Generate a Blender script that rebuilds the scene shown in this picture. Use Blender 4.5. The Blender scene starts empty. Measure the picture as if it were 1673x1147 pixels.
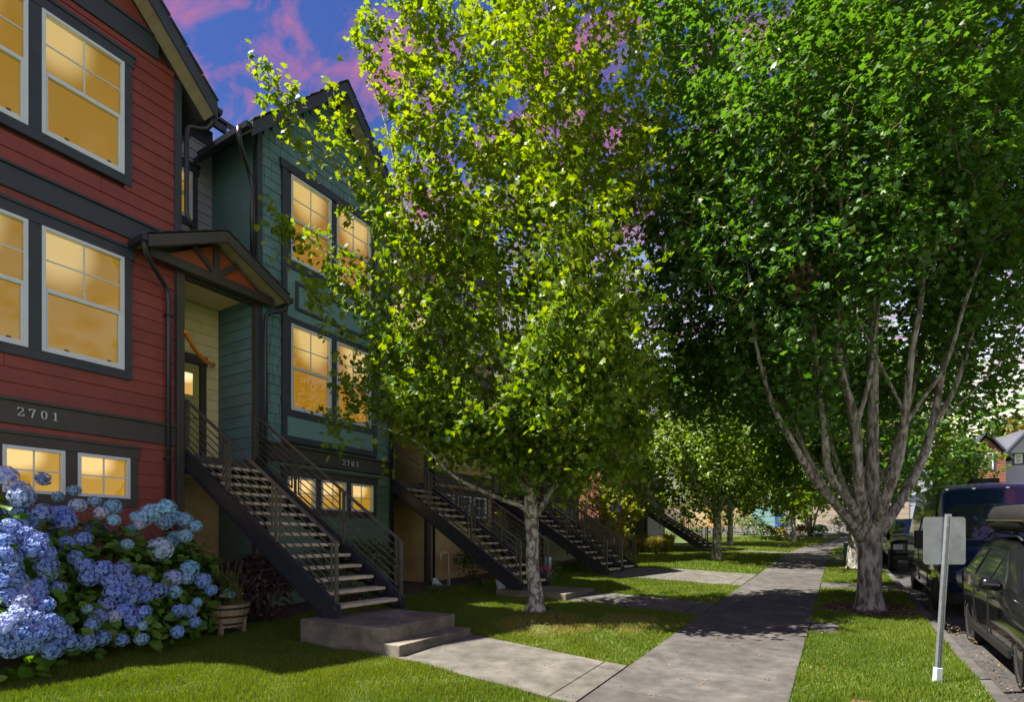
import bpy, math, random
import numpy as np
from mathutils import Vector
random.seed(7); RNG = np.random.default_rng(11)
sc = bpy.context.scene
COL = sc.collection

# ---------------------------------------------------------------- camera
CAMZ = 1.57; YAW = math.radians(30.94)
cam_d = bpy.data.cameras.new('camera'); cam = bpy.data.objects.new('camera', cam_d); COL.objects.link(cam)
cam.location = (0, 0, CAMZ); cam.rotation_euler = (math.radians(90), 0, YAW)
cam_d.sensor_width = 36; cam_d.lens = 36*890/1673; cam_d.shift_y = (880-573.5)/1673
cam_d.clip_start = 0.1; cam_d.clip_end = 2000
sc.camera = cam

# ---------------------------------------------------------------- sky, sun, exposure
SUN_EL = math.radians(60); SDX, SDY = 0.80, 0.60
world = bpy.data.worlds.new('World'); sc.world = world; world.use_nodes = True
wn, wl = world.node_tree.nodes, world.node_tree.links
wn.clear()
wo = wn.new('ShaderNodeOutputWorld'); bg = wn.new('ShaderNodeBackground'); wl.new(bg.outputs[0], wo.inputs[0])
sky = wn.new('ShaderNodeTexSky'); sky.sky_type = 'NISHITA'; sky.sun_disc = False
sky.sun_elevation = SUN_EL; sky.sun_rotation = math.radians(233); sky.air_density = 1.6; sky.ozone_density = 2.5; sky.dust_density = 0.6
tc = wn.new('ShaderNodeTexCoord')
sep = wn.new('ShaderNodeSeparateXYZ'); wl.new(tc.outputs['Generated'], sep.inputs[0])
# cloud pattern on a flat layer above the place: direction / height
addz = wn.new('ShaderNodeMath'); addz.operation = 'ADD'; wl.new(sep.outputs['Z'], addz.inputs[0]); addz.inputs[1].default_value = 0.12
mx = wn.new('ShaderNodeMath'); mx.operation = 'MAXIMUM'; wl.new(addz.outputs[0], mx.inputs[0]); mx.inputs[1].default_value = 0.03
dx = wn.new('ShaderNodeMath'); dx.operation = 'DIVIDE'; wl.new(sep.outputs['X'], dx.inputs[0]); wl.new(mx.outputs[0], dx.inputs[1])
dy = wn.new('ShaderNodeMath'); dy.operation = 'DIVIDE'; wl.new(sep.outputs['Y'], dy.inputs[0]); wl.new(mx.outputs[0], dy.inputs[1])
comb = wn.new('ShaderNodeCombineXYZ'); wl.new(dx.outputs[0], comb.inputs[0]); wl.new(dy.outputs[0], comb.inputs[1])
mapn = wn.new('ShaderNodeMapping'); wl.new(comb.outputs[0], mapn.inputs[0]); mapn.inputs['Scale'].default_value = (5.0, 7.5, 1); mapn.inputs['Rotation'].default_value = (0, 0, 0.5); mapn.inputs['Location'].default_value = (0.6, 0.35, 0)
nz = wn.new('ShaderNodeTexNoise'); wl.new(mapn.outputs[0], nz.inputs['Vector']); nz.inputs['Scale'].default_value = 1.25; nz.inputs['Detail'].default_value = 7; nz.inputs['Roughness'].default_value = 0.58; nz.inputs['Distortion'].default_value = 0.35
cr = wn.new('ShaderNodeValToRGB'); wl.new(nz.outputs[0], cr.inputs[0])
cr.color_ramp.elements[0].position = 0.46; cr.color_ramp.elements[0].color = (0, 0, 0, 1)
cr.color_ramp.elements[1].position = 0.66; cr.color_ramp.elements[1].color = (1, 1, 1, 1)
# dusk-blue tone over the physical sky, paler towards the horizon, cream lowest, the same all the way round
tint = wn.new('ShaderNodeMix'); tint.data_type = 'RGBA'; tint.blend_type = 'MULTIPLY'; tint.inputs[0].default_value = 1
wl.new(sky.outputs[0], tint.inputs[6]); tint.inputs[7].default_value = (0.050, 0.066, 0.135, 1)
pale = wn.new('ShaderNodeMapRange'); wl.new(sep.outputs['Z'], pale.inputs[0]); pale.inputs[1].default_value = 0.60; pale.inputs[2].default_value = 0.16; pale.interpolation_type = 'SMOOTHSTEP'
pmx = wn.new('ShaderNodeMix'); pmx.data_type = 'RGBA'; wl.new(pale.outputs[0], pmx.inputs[0]); wl.new(tint.outputs[2], pmx.inputs[6]); pmx.inputs[7].default_value = (1.55, 1.72, 2.10, 1)
pink = wn.new('ShaderNodeMix'); pink.data_type = 'RGBA'
wl.new(cr.outputs[0], pink.inputs[0]); wl.new(pmx.outputs[2], pink.inputs[6]); pink.inputs[7].default_value = (0.80, 0.27, 0.50, 1)
hz = wn.new('ShaderNodeMapRange'); wl.new(sep.outputs['Z'], hz.inputs[0]); hz.inputs[1].default_value = 0.30; hz.inputs[2].default_value = 0.12; hz.interpolation_type = 'SMOOTHSTEP'
warm = wn.new('ShaderNodeMix'); warm.data_type = 'RGBA'; wl.new(hz.outputs[0], warm.inputs[0]); wl.new(pink.outputs[2], warm.inputs[6]); warm.inputs[7].default_value = (1.95, 1.85, 1.25, 1)
wl.new(warm.outputs[2], bg.inputs[0]); bg.inputs[1].default_value = 0.15

sun_d = bpy.data.lights.new('sun', 'SUN'); sun = bpy.data.objects.new('sun', sun_d); COL.objects.link(sun)
sun_d.energy = 3.3; sun_d.angle = math.radians(0.5); sun_d.color = (1, 0.93, 0.80)
sun.rotation_euler = Vector((SDX*math.cos(SUN_EL), SDY*math.cos(SUN_EL), -math.sin(SUN_EL))).to_track_quat('-Z', 'Y').to_euler()
sc.view_settings.view_transform = 'Standard'; sc.view_settings.look = 'None'
sc.view_settings.exposure = 2.3; sc.view_settings.gamma = 1; sc.view_settings.use_curve_mapping = False
sc.render.engine = 'CYCLES'
sc.cycles.max_bounces = 8; sc.cycles.transparent_max_bounces = 16

# ---------------------------------------------------------------- helpers
SN, CS = math.sin(YAW), math.cos(YAW)
def at(px, py, s):
    """a point s metres deep seen at the photograph's pixel (used to measure the place while modelling)"""
    t = (px-836.5)/890
    return Vector(((-SN+CS*t)*s, (CS+SN*t)*s, CAMZ-(py-880)/890*s))
def sstep(a, b, x):
    t = min(1, max(0, (x-a)/(b-a))); return t*t*(3-2*t)
def g(x, y):
    z = 0.0335*(y-5.3) + 0.05*max(0, y-45)
    if y > 95: z = 0.0335*(95-5.3)+0.05*50+0.02*(y-95)
    return z - 0.10*sstep(-4.9, -2.3, x)

OFF = {}
def off(o):
    return OFF.get(o.name, Vector((0, 0, 0))) if o else Vector((0, 0, 0))
def tag(o, label=None, cat=None, group=None, kind=None):
    if label: o['label'] = label
    if cat: o['category'] = cat
    if group: o['group'] = group
    if kind: o['kind'] = kind
    return o
def thing(name, label, cat, loc, group=None):
    o = bpy.data.objects.new(name, None); COL.objects.link(o); o.location = loc; o.empty_display_size = 0.1
    OFF[o.name] = Vector(loc)
    return tag(o, label, cat, group)
def copy_tree(o, parent=None, label=None, loc=None):
    c = o.copy(); COL.objects.link(c)
    OFF[c.name] = off(o)
    if parent: c.parent = parent
    if label: c['label'] = label
    if loc is not None: c.location = loc
    for ch in list(KIDS.get(o.name, [])): copy_tree(ch, c)
    return c
KIDS = {}
def link(name, me, mat, parent=None, smooth=False):
    o = bpy.data.objects.new(name, me); COL.objects.link(o)
    if mat and not me.materials: me.materials.append(mat)
    if parent is not None:
        o.parent = parent; OFF[o.name] = off(parent); KIDS.setdefault(parent.name, []).append(o)
    if smooth:
        me.polygons.foreach_set('use_smooth', [True]*len(me.polygons))
    return o
class MB:
    def __init__(s): s.v = []; s.f = []
    def add(s, vs, fs):
        b = len(s.v); s.v += [tuple(v) for v in vs]; s.f += [tuple(i+b for i in f) for f in fs]; return s
    def box(s, x0, x1, y0, y1, z0, z1):
        return s.add([(x0,y0,z0),(x1,y0,z0),(x1,y1,z0),(x0,y1,z0),(x0,y0,z1),(x1,y0,z1),(x1,y1,z1),(x0,y1,z1)],
              [(0,3,2,1),(4,5,6,7),(0,1,5,4),(1,2,6,5),(2,3,7,6),(3,0,4,7)])
    def hexa(s, p):  # 8 points bottom ring, top ring
        return s.add(p, [(0,3,2,1),(4,5,6,7),(0,1,5,4),(1,2,6,5),(2,3,7,6),(3,0,4,7)])
    def extrude(s, poly, vec):
        n = len(poly); vec = Vector(vec); top = [Vector(p)+vec for p in poly]
        return s.add(list(poly)+top, [tuple(range(n))[::-1], tuple(range(n, 2*n))]+[(i,(i+1)%n,n+(i+1)%n,n+i) for i in range(n)])
    def bar(s, a, b, w, h, up=(0,0,1)):
        a, b = Vector(a), Vector(b); d = (b-a).normalized(); u = Vector(up)
        r = d.cross(u)
        if r.length < 1e-4: r = Vector((1,0,0))
        r.normalize(); u = r.cross(d).normalized()
        r = r*w/2; u = u*h/2
        return s.hexa([a-r-u, a+r-u, b+r-u, b-r-u, a-r+u, a+r+u, b+r+u, b-r+u])
    def tube(s, pts, rs, n=8, cap=True):
        pts = [Vector(p) for p in pts]
        if not hasattr(rs, '__len__'): rs = [rs]*len(pts)
        b = len(s.v); ref = None
        for i, p in enumerate(pts):
            d = (pts[min(i+1, len(pts)-1)]-pts[max(i-1, 0)])
            if d.length < 1e-7: d = Vector((0,0,1))
            d.normalize()
            if ref is None: ref = Vector((1,0,0)) if abs(d.x) < 0.9 else Vector((0,1,0))
            ref = (ref-d*ref.dot(d))
            if ref.length < 1e-5: ref = d.orthogonal()
            ref.normalize(); q = d.cross(ref)
            for k in range(n):
                a = 2*math.pi*k/n
                s.v.append(tuple(p+(ref*math.cos(a)+q*math.sin(a))*rs[i]))
        for i in range(len(pts)-1):
            for k in range(n):
                s.f.append((b+i*n+k, b+i*n+(k+1)%n, b+(i+1)*n+(k+1)%n, b+(i+1)*n+k))
        if cap:
            s.f.append(tuple(b+k for k in range(n))[::-1]); s.f.append(tuple(b+(len(pts)-1)*n+k for k in range(n)))
        return s
    def lathe(s, c, prof, n=20):
        c = Vector(c); b = len(s.v)
        for r, z in prof:
            for k in range(n):
                a = 2*math.pi*k/n; s.v.append((c.x+r*math.cos(a), c.y+r*math.sin(a), c.z+z))
        for i in range(len(prof)-1):
            for k in range(n): s.f.append((b+i*n+k, b+i*n+(k+1)%n, b+(i+1)*n+(k+1)%n, b+(i+1)*n+k))
        return s
    def build(s, name, mat, parent=None, smooth=False, bevel=0):
        o = off(parent)
        me = bpy.data.meshes.new(name); me.from_pydata([(v[0]-o.x, v[1]-o.y, v[2]-o.z) for v in s.v], [], s.f); me.update()
        ob = link(name, me, mat, parent, smooth)
        if bevel:
            m = ob.modifiers.new('bevel', 'BEVEL'); m.width = bevel; m.segments = 2; m.limit_method = 'ANGLE'
        return ob
class FR:
    """wall frame: s along the wall, z up, d outwards"""
    def __init__(s, ox, oy, u, n): s.o = (ox, oy); s.u = u; s.n = n
    def p(s, a, z, d): return Vector((s.o[0]+s.u[0]*a+s.n[0]*d, s.o[1]+s.u[1]*a+s.n[1]*d, z))
    def box(s, mb, a0, a1, z0, z1, d0, d1):
        return mb.hexa([s.p(a0,z0,d0), s.p(a1,z0,d0), s.p(a1,z0,d1), s.p(a0,z0,d1), s.p(a0,z1,d0), s.p(a1,z1,d0), s.p(a1,z1,d1), s.p(a0,z1,d1)])
    def plank(s, mb, a0b, a1b, a0t, a1t, z0, z1, db=0.0, dt=-0.018, back=-0.06):
        return mb.hexa([s.p(a0b,z0,back), s.p(a1b,z0,back), s.p(a1b,z0,db), s.p(a0b,z0,db), s.p(a0t,z1,back), s.p(a1t,z1,back), s.p(a1t,z1,dt), s.p(a0t,z1,dt)])

# ---------------------------------------------------------------- materials
def base_mat(name):
    m = bpy.data.materials.new(name); m.use_nodes = True
    return m, m.node_tree.nodes, m.node_tree.links, m.node_tree.nodes['Principled BSDF']
def pm(name, col, rough=0.6, var=0.12, scale=3.0, bump=0.15, bscale=60, col2=None, metal=0.0, spec=0.5, stretch=(1,1,1), rnd=0.0, coat=0.0, thr=None, dist=0.01, stain=0.0, speck=0.0):
    m, n, l, p = base_mat(name)
    tc = n.new('ShaderNodeTexCoord'); mp = n.new('ShaderNodeMapping'); l.new(tc.outputs['Object'], mp.inputs[0]); mp.inputs['Scale'].default_value = stretch
    nz = n.new('ShaderNodeTexNoise'); nz.inputs['Scale'].default_value = scale; nz.inputs['Detail'].default_value = 6; nz.inputs['Roughness'].default_value = 0.6
    l.new(mp.outputs[0], nz.inputs['Vector'])
    r = n.new('ShaderNodeValToRGB'); l.new(nz.outputs[0], r.inputs[0])
    lo, hi = thr or (0.3, 0.7)
    r.color_ramp.elements[0].position = lo; r.color_ramp.elements[1].position = hi
    a = [c*(1-var) for c in col]; b = [min(1, c*(1+var)) for c in col] if col2 is None else col2
    r.color_ramp.elements[0].color = (*a[:3], 1); r.color_ramp.elements[1].color = (*b[:3], 1)
    out = r.outputs[0]
    for amt, sc_, lo_, hi_ in ((stain, 0.9, 0.42, 0.62), (stain*0.7, 5.0, 0.35, 0.55), (speck, 170.0, 0.35, 0.5)):
        if not amt: continue
        n3 = n.new('ShaderNodeTexNoise'); n3.inputs['Scale'].default_value = sc_; n3.inputs['Detail'].default_value = 8; n3.inputs['Roughness'].default_value = 0.7; n3.inputs['Distortion'].default_value = 0.6
        l.new(tc.outputs['Object'], n3.inputs['Vector'])
        mr3 = n.new('ShaderNodeMapRange'); l.new(n3.outputs[0], mr3.inputs[0]); mr3.inputs[1].default_value = lo_; mr3.inputs[2].default_value = hi_; mr3.inputs[3].default_value = 1-amt; mr3.inputs[4].default_value = 1.0
        mm3 = n.new('ShaderNodeMix'); mm3.data_type = 'RGBA'; mm3.blend_type = 'MULTIPLY'; mm3.inputs[0].default_value = 1
        l.new(out, mm3.inputs[6]); l.new(mr3.outputs[0], mm3.inputs[7]); out = mm3.outputs[2]
    if rnd:
        oi = n.new('ShaderNodeObjectInfo'); mr = n.new('ShaderNodeMapRange'); l.new(oi.outputs['Random'], mr.inputs[0]); mr.inputs[3].default_value = 1-rnd; mr.inputs[4].default_value = 1+rnd
        hs = n.new('ShaderNodeHueSaturation'); l.new(mr.outputs[0], hs.inputs['Value']); l.new(out, hs.inputs['Color']); out = hs.outputs[0]
    l.new(out, p.inputs['Base Color'])
    p.inputs['Roughness'].default_value = rough; p.inputs['Metallic'].default_value = metal
    p.inputs['Specular IOR Level'].default_value = spec; p.inputs['Coat Weight'].default_value = coat
    p.inputs['Coat Roughness'].default_value = 0.06
    if bump:
        n2 = n.new('ShaderNodeTexNoise'); n2.inputs['Scale'].default_value = bscale; n2.inputs['Detail'].default_value = 5; l.new(mp.outputs[0], n2.inputs['Vector'])
        bp = n.new('ShaderNodeBump'); bp.inputs['Strength'].default_value = bump; bp.inputs['Distance'].default_value = dist
        l.new(n2.outputs[0], bp.inputs['Height']); l.new(bp.outputs[0], p.inputs['Normal'])
    return m
def leaf_mat(name, dark, light, trans=0.35, rough=0.45, extra=None):
    m, n, l, p = base_mat(name)
    at_ = n.new('ShaderNodeAttribute'); at_.attribute_name = 'tint'
    r = n.new('ShaderNodeValToRGB'); l.new(at_.outputs['Fac'], r.inputs[0])
    r.color_ramp.elements[0].color = (*dark, 1); r.color_ramp.elements[1].color = (*light, 1); r.color_ramp.elements[1].position = 0.93
    if extra:
        e = r.color_ramp.elements.new(0.985); e.color = (*extra, 1)
    l.new(r.outputs[0], p.inputs['Base Color']); p.inputs['Roughness'].default_value = rough; p.inputs['Specular IOR Level'].default_value = 0.35
    tr = n.new('ShaderNodeBsdfTranslucent'); hs = n.new('ShaderNodeHueSaturation'); hs.inputs['Saturation'].default_value = 1.15; hs.inputs['Value'].default_value = 1.7; hs.inputs['Hue'].default_value = 0.485
    l.new(r.outputs[0], hs.inputs['Color']); l.new(hs.outputs[0], tr.inputs[0])
    mx = n.new('ShaderNodeMixShader'); mx.inputs[0].default_value = trans
    l.new(p.outputs[0], mx.inputs[1]); l.new(tr.outputs[0], mx.inputs[2]); l.new(mx.outputs[0], n['Material Output'].inputs[0])
    return m
def glass_mat(name, tintc=(0.9,0.93,0.95), refl=0.02):
    m, n, l, p = base_mat(name); n.remove(p)
    t = n.new('ShaderNodeBsdfTransparent'); t.inputs[0].default_value = (*tintc, 1)
    gl = n.new('ShaderNodeBsdfGlossy'); gl.inputs['Roughness'].default_value = 0.02
    nz = n.new('ShaderNodeTexNoise'); nz.inputs['Scale'].default_value = 1.3; bp = n.new('ShaderNodeBump'); bp.inputs['Strength'].default_value = 0.08; bp.inputs['Distance'].default_value = 0.05
    l.new(nz.outputs[0], bp.inputs['Height']); l.new(bp.outputs[0], gl.inputs['Normal'])
    fr = n.new('ShaderNodeFresnel'); fr.inputs[0].default_value = 1.5
    ad = n.new('ShaderNodeMath'); ad.operation = 'ADD'; l.new(fr.outputs[0], ad.inputs[0]); ad.inputs[1].default_value = refl; ad.use_clamp = True
    mx = n.new('ShaderNodeMixShader'); l.new(ad.outputs[0], mx.inputs[0]); l.new(t.outputs[0], mx.inputs[1]); l.new(gl.outputs[0], mx.inputs[2])
    l.new(mx.outputs[0], n['Material Output'].inputs[0])
    return m
def glow_mat(name, c_lo, c_hi, spot=(0.3, 0.85), st=1.0):
    """warm lit room seen through a drawn blind: lamp glow high on one side, fading down"""
    m, n, l, p = base_mat(name); n.remove(p)
    tc = n.new('ShaderNodeTexCoord'); se = n.new('ShaderNodeSeparateXYZ'); l.new(tc.outputs['Generated'], se.inputs[0])
    oi = n.new('ShaderNodeObjectInfo')
    ms = n.new('ShaderNodeMath'); ms.operation = 'MULTIPLY_ADD'; l.new(oi.outputs['Random'], ms.inputs[0]); ms.inputs[1].default_value = 0.5; ms.inputs[2].default_value = spot[0]
    a = n.new('ShaderNodeMath'); a.operation = 'SUBTRACT'; l.new(se.outputs['Y'], a.inputs[0]); l.new(ms.outputs[0], a.inputs[1])
    b = n.new('ShaderNodeMath'); b.operation = 'SUBTRACT'; l.new(se.outputs['Z'], b.inputs[0]); b.inputs[1].default_value = spot[1]
    a2 = n.new('ShaderNodeMath'); a2.operation = 'MULTIPLY'; l.new(a.outputs[0], a2.inputs[0]); l.new(a.outputs[0], a2.inputs[1])
    b2 = n.new('ShaderNodeMath'); b2.operation = 'MULTIPLY'; l.new(b.outputs[0], b2.inputs[0]); l.new(b.outputs[0], b2.inputs[1])
    su = n.new('ShaderNodeMath'); su.operation = 'MULTIPLY_ADD'; l.new(b2.outputs[0], su.inputs[0]); su.inputs[1].default_value = 1.6; l.new(a2.outputs[0], su.inputs[2])
    mr = n.new('ShaderNodeMapRange'); mr.interpolation_type = 'SMOOTHSTEP'; l.new(su.outputs[0], mr.inputs[0]); mr.inputs[1].default_value = 0.0; mr.inputs[2].default_value = 0.34; mr.inputs[3].default_value = 1; mr.inputs[4].default_value = 0
    nz = n.new('ShaderNodeTexNoise'); nz.inputs['Scale'].default_value = 2.2; nz.inputs['Detail'].default_value = 4; l.new(tc.outputs['Object'], nz.inputs['Vector'])
    m2 = n.new('ShaderNodeMath'); m2.operation = 'MULTIPLY_ADD'; l.new(nz.outputs[0], m2.inputs[0]); m2.inputs[1].default_value = 0.22; l.new(mr.outputs[0], m2.inputs[2])
    r = n.new('ShaderNodeValToRGB'); l.new(m2.outputs[0], r.inputs[0]); r.color_ramp.elements[0].position = 0.1; r.color_ramp.elements[0].color = (*c_lo, 1); r.color_ramp.elements[1].color = (*c_hi, 1); r.color_ramp.elements[1].position = 1.1 if False else 1.0
    em = n.new('ShaderNodeEmission'); em.inputs[1].default_value = st; l.new(r.outputs[0], em.inputs[0]); l.new(em.outputs[0], n['Material Output'].inputs[0])
    return m

M = {}
M['red'] = pm('red_siding', (0.235, 0.046, 0.038), 0.55, 0.10, 2.0, 0.25, 90, rnd=0.06, stretch=(1,0.25,1), stain=0.16, speck=0)
M['teal'] = pm('teal_siding', (0.120, 0.245, 0.300), 0.55, 0.10, 2.0, 0.25, 90, rnd=0.07, stretch=(1,0.3,1), stain=0.16, speck=0)
M['tealpanel'] = pm('teal_panel', (0.14, 0.29, 0.31), 0.55, 0.08, 1.5, 0.12, 70)
M['green'] = pm('green_siding', (0.12, 0.21, 0.18), 0.55, 0.10, 2.0, 0.25, 90, rnd=0.06, stain=0.2, speck=0)
M['grey'] = pm('grey_siding', (0.27, 0.29, 0.36), 0.6, 0.08, 2.0, 0.2, 90, rnd=0.05)
M['cream'] = pm('cream_siding', (0.74, 0.64, 0.36), 0.6, 0.06, 2.0, 0.15, 90, rnd=0.04)
M['tan'] = pm('tan_siding', (0.50, 0.36, 0.19), 0.6, 0.1, 2.0, 0.2, 90, rnd=0.06, stain=0.2, speck=0)
M['olive'] = pm('olive_siding', (0.20, 0.21, 0.14), 0.6, 0.1, 2.0, 0.2, 90)
M['brown'] = pm('brown_siding', (0.20, 0.07, 0.045), 0.6, 0.1, 2.0, 0.2, 90)
M['rust'] = pm('rust_panel', (0.30, 0.060, 0.022), 0.6, 0.1, 2.0, 0.15, 80)
M['trim'] = pm('dark_trim', (0.032, 0.044, 0.070), 0.55, 0.10, 3.0, 0.12, 120, rnd=0.05, stain=0.18, speck=0)
M['trimb'] = pm('umber_trim', (0.052, 0.047, 0.046), 0.55, 0.10, 3.0, 0.12, 120, rnd=0.05, stain=0.2, speck=0)
M['gutter'] = pm('gutter_metal', (0.020, 0.026, 0.038), 0.3, 0.1, 3.0, 0.02, 20, spec=0.5, metal=0.2)
M['white'] = pm('white_vinyl', (0.60, 0.66, 0.78), 0.4, 0.04, 6.0, 0.03, 30)
M['soffit'] = pm('soffit_wood', (0.34, 0.28, 0.21), 0.7, 0.15, 2.0, 0.2, 50, stretch=(0.3,4,4))
M['roof'] = pm('roof_shingle', (0.045, 0.048, 0.058), 0.9, 0.4, 30.0, 0.6, 60, rnd=0.1)
M['roofgrey'] = pm('grey_roof_shingle', (0.075, 0.08, 0.10), 0.9, 0.25, 30.0, 0.6, 60)
M['steel'] = pm('dark_steel', (0.030, 0.033, 0.042), 0.35, 0.35, 12.0, 0.06, 80, metal=0.35, spec=0.6)
M['rail'] = pm('bronze_rail', (0.110, 0.102, 0.098), 0.35, 0.25, 8.0, 0.05, 60, metal=0.5, spec=0.6)
M['tread'] = pm('precast_tread', (0.58, 0.52, 0.40), 0.85, 0.22, 9.0, 0.4, 120, rnd=0.1, stain=0.25, speck=0.2)
M['conc'] = pm('concrete', (0.20, 0.178, 0.140), 0.9, 0.42, 2.2, 0.5, 90, stretch=(1,1,2.2), rnd=0.05, stain=0.38, speck=0.25)
M['walk'] = pm('sidewalk_concrete', (0.082, 0.077, 0.074), 0.92, 0.42, 3.4, 0.5, 120, rnd=0.10, stain=0.3, speck=0.25)
M['walkl'] = pm('light_concrete', (0.112, 0.104, 0.092), 0.92, 0.40, 3.4, 0.5, 120, rnd=0.06, stain=0.28, speck=0.25)
M['road'] = pm('asphalt', (0.060, 0.058, 0.060), 0.9, 0.35, 4.0, 0.6, 160, stain=0.3, speck=0.4)
M['soil'] = pm('soil', (0.075, 0.052, 0.036), 0.95, 0.5, 9.0, 0.9, 40, dist=0.03)
M['mulch'] = pm('bark_mulch', (0.11, 0.055, 0.032), 0.95, 0.5, 30.0, 1.0, 50, dist=0.03)
M['lawn'] = pm('lawn_soil', (0.045, 0.085, 0.016), 0.95, 0.35, 1.6, 0.9, 60, col2=(0.085, 0.125, 0.022), dist=0.03)
M['doorg'] = pm('olive_door', (0.40, 0.40, 0.14), 0.4, 0.06, 2.0, 0.05, 60)
M['barrelw'] = pm('barrel_oak', (0.23, 0.19, 0.115), 0.8, 0.35, 8.0, 0.4, 50, stretch=(1,1,0.15), rnd=0.15)
M['iron'] = pm('iron_hoop', (0.035, 0.032, 0.030), 0.6, 0.3, 12, 0.2, 60, metal=0.6)
M['orange'] = pm('orange_marigold', (0.85, 0.24, 0.012), 0.7, 0.25, 30, 0.5, 90)
M['pipe'] = pm('pvc_pipe', (0.50, 0.47, 0.40), 0.5, 0.1, 5, 0.05, 40)
M['galv'] = pm('galvanised_steel', (0.38, 0.42, 0.46), 0.42, 0.18, 14, 0.08, 60, metal=0.75)
M['alum'] = pm('aluminium_sheet', (0.36, 0.40, 0.44), 0.45, 0.10, 5, 0.04, 30, metal=0.6, stain=0.22, speck=0)
M['black'] = pm('black_paint', (0.006, 0.0065, 0.008), 0.12, 0.2, 3, 0.0, 10, coat=0.6, spec=0.4)
M['vanpaint'] = pm('navy_paint', (0.005, 0.016, 0.045), 0.12, 0.15, 3, 0.0, 10, coat=0.6, spec=0.5)
M['plastic'] = pm('black_plastic', (0.014, 0.014, 0.015), 0.6, 0.2, 8, 0.1, 80, spec=0.25)
M['tyre'] = pm('tyre_rubber', (0.018, 0.018, 0.019), 0.85, 0.3, 12, 0.3, 80)
M['rim'] = pm('alloy_rim', (0.32, 0.33, 0.35), 0.35, 0.1, 5, 0.0, 10, metal=0.9)
M['carglass'] = pm('car_glass', (0.012, 0.016, 0.022), 0.04, 0.1, 1, 0.0, 10, spec=1.0, coat=1.0)
M['chrome'] = pm('chrome', (0.6, 0.62, 0.66), 0.15, 0.05, 2, 0.0, 10, metal=1.0)
M['amber'] = pm('amber_lens', (0.75, 0.16, 0.03), 0.15, 0.1, 20, 0.0, 10, coat=1)
M['lens'] = pm('clear_lens', (0.55, 0.6, 0.68), 0.1, 0.2, 20, 0.0, 10, coat=1, metal=0.4)
M['utilgreen'] = pm('green_cabinet', (0.020, 0.085, 0.085), 0.45, 0.1, 3, 0.05, 60)
M['binblue'] = pm('blue_plastic', (0.012, 0.10, 0.50), 0.45, 0.1, 3, 0.05, 60)
M['redpaint'] = pm('red_curb_paint', (0.36, 0.055, 0.045), 0.8, 0.3, 14, 0.4, 90, col2=(0.26,0.20,0.18), thr=(0.45,0.62))
M['cover'] = pm('rusty_cover', (0.14, 0.060, 0.050), 0.8, 0.3, 14, 0.4, 90)
M['bark1'] = pm('maple_bark', (0.17, 0.155, 0.13), 0.9, 0.35, 10.0, 0.9, 22, col2=(0.40, 0.39, 0.36), stretch=(1,1,0.8), thr=(0.44, 0.56), dist=0.05)
M['bark2'] = pm('pale_bark', (0.12, 0.10, 0.080), 0.9, 0.30, 9.0, 1.0, 22, col2=(0.36, 0.34, 0.31), stretch=(1.5,1.5,0.45), thr=(0.40, 0.60), dist=0.05)
M['twig'] = pm('twig_bark', (0.13, 0.095, 0.055), 0.9, 0.3, 10.0, 0.3, 30)
M['dry'] = pm('dry_stem', (0.22, 0.15, 0.10), 0.9, 0.3, 10.0, 0.3, 30)
M['leaf1'] = leaf_mat('young_maple_leaf', (0.055, 0.135, 0.012), (0.200, 0.275, 0.020), 0.45)
M['leaf2'] = leaf_mat('deep_maple_leaf', (0.032, 0.100, 0.016), (0.088, 0.180, 0.028), 0.44, extra=(0.13, 0.06, 0.045))
M['leaf3'] = leaf_mat('street_tree_leaf', (0.060, 0.125, 0.010), (0.150, 0.225, 0.018), 0.45)
M['leafy'] = leaf_mat('lime_leaf', (0.13, 0.17, 0.010), (0.27, 0.29, 0.018), 0.40)
M['leafh'] = leaf_mat('hydrangea_leaf', (0.045, 0.130, 0.016), (0.130, 0.250, 0.030), 0.28)
M['leafs'] = leaf_mat('shrub_leaf', (0.035, 0.085, 0.018), (0.100, 0.160, 0.035), 0.2)
M['leafd'] = leaf_mat('dark_purple_leaf', (0.028, 0.014, 0.018), (0.085, 0.050, 0.048), 0.2)
M['leafo'] = leaf_mat('autumn_leaf', (0.09, 0.10, 0.012), (0.18, 0.14, 0.015), 0.3)
M['blade'] = leaf_mat('grass_blade', (0.060, 0.125, 0.010), (0.165, 0.210, 0.020), 0.35, 0.5, extra=(0.26, 0.20, 0.07))
M['strap'] = leaf_mat('strap_leaf', (0.10, 0.11, 0.015), (0.26, 0.22, 0.04), 0.3)
M['glass'] = glass_mat('window_glass', refl=0.02)
M['glow'] = glow_mat('lit_blind', (0.385, 0.205, 0.008), (0.84, 0.58, 0.20), (0.0, 0.95), 0.185)
M['glow2'] = glow_mat('lit_blind_amber', (0.42, 0.185, 0.005), (0.90, 0.60, 0.18), (0.35, 0.95), 0.19)
M['glow3'] = glow_mat('lit_basement_room', (0.50, 0.25, 0.014), (1.1, 0.72, 0.26), (0.2, 0.85), 0.215)
M['room'] = pm('dim_room', (0.10, 0.11, 0.12), 0.8, 0.5, 3, 0.0, 10)
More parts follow.
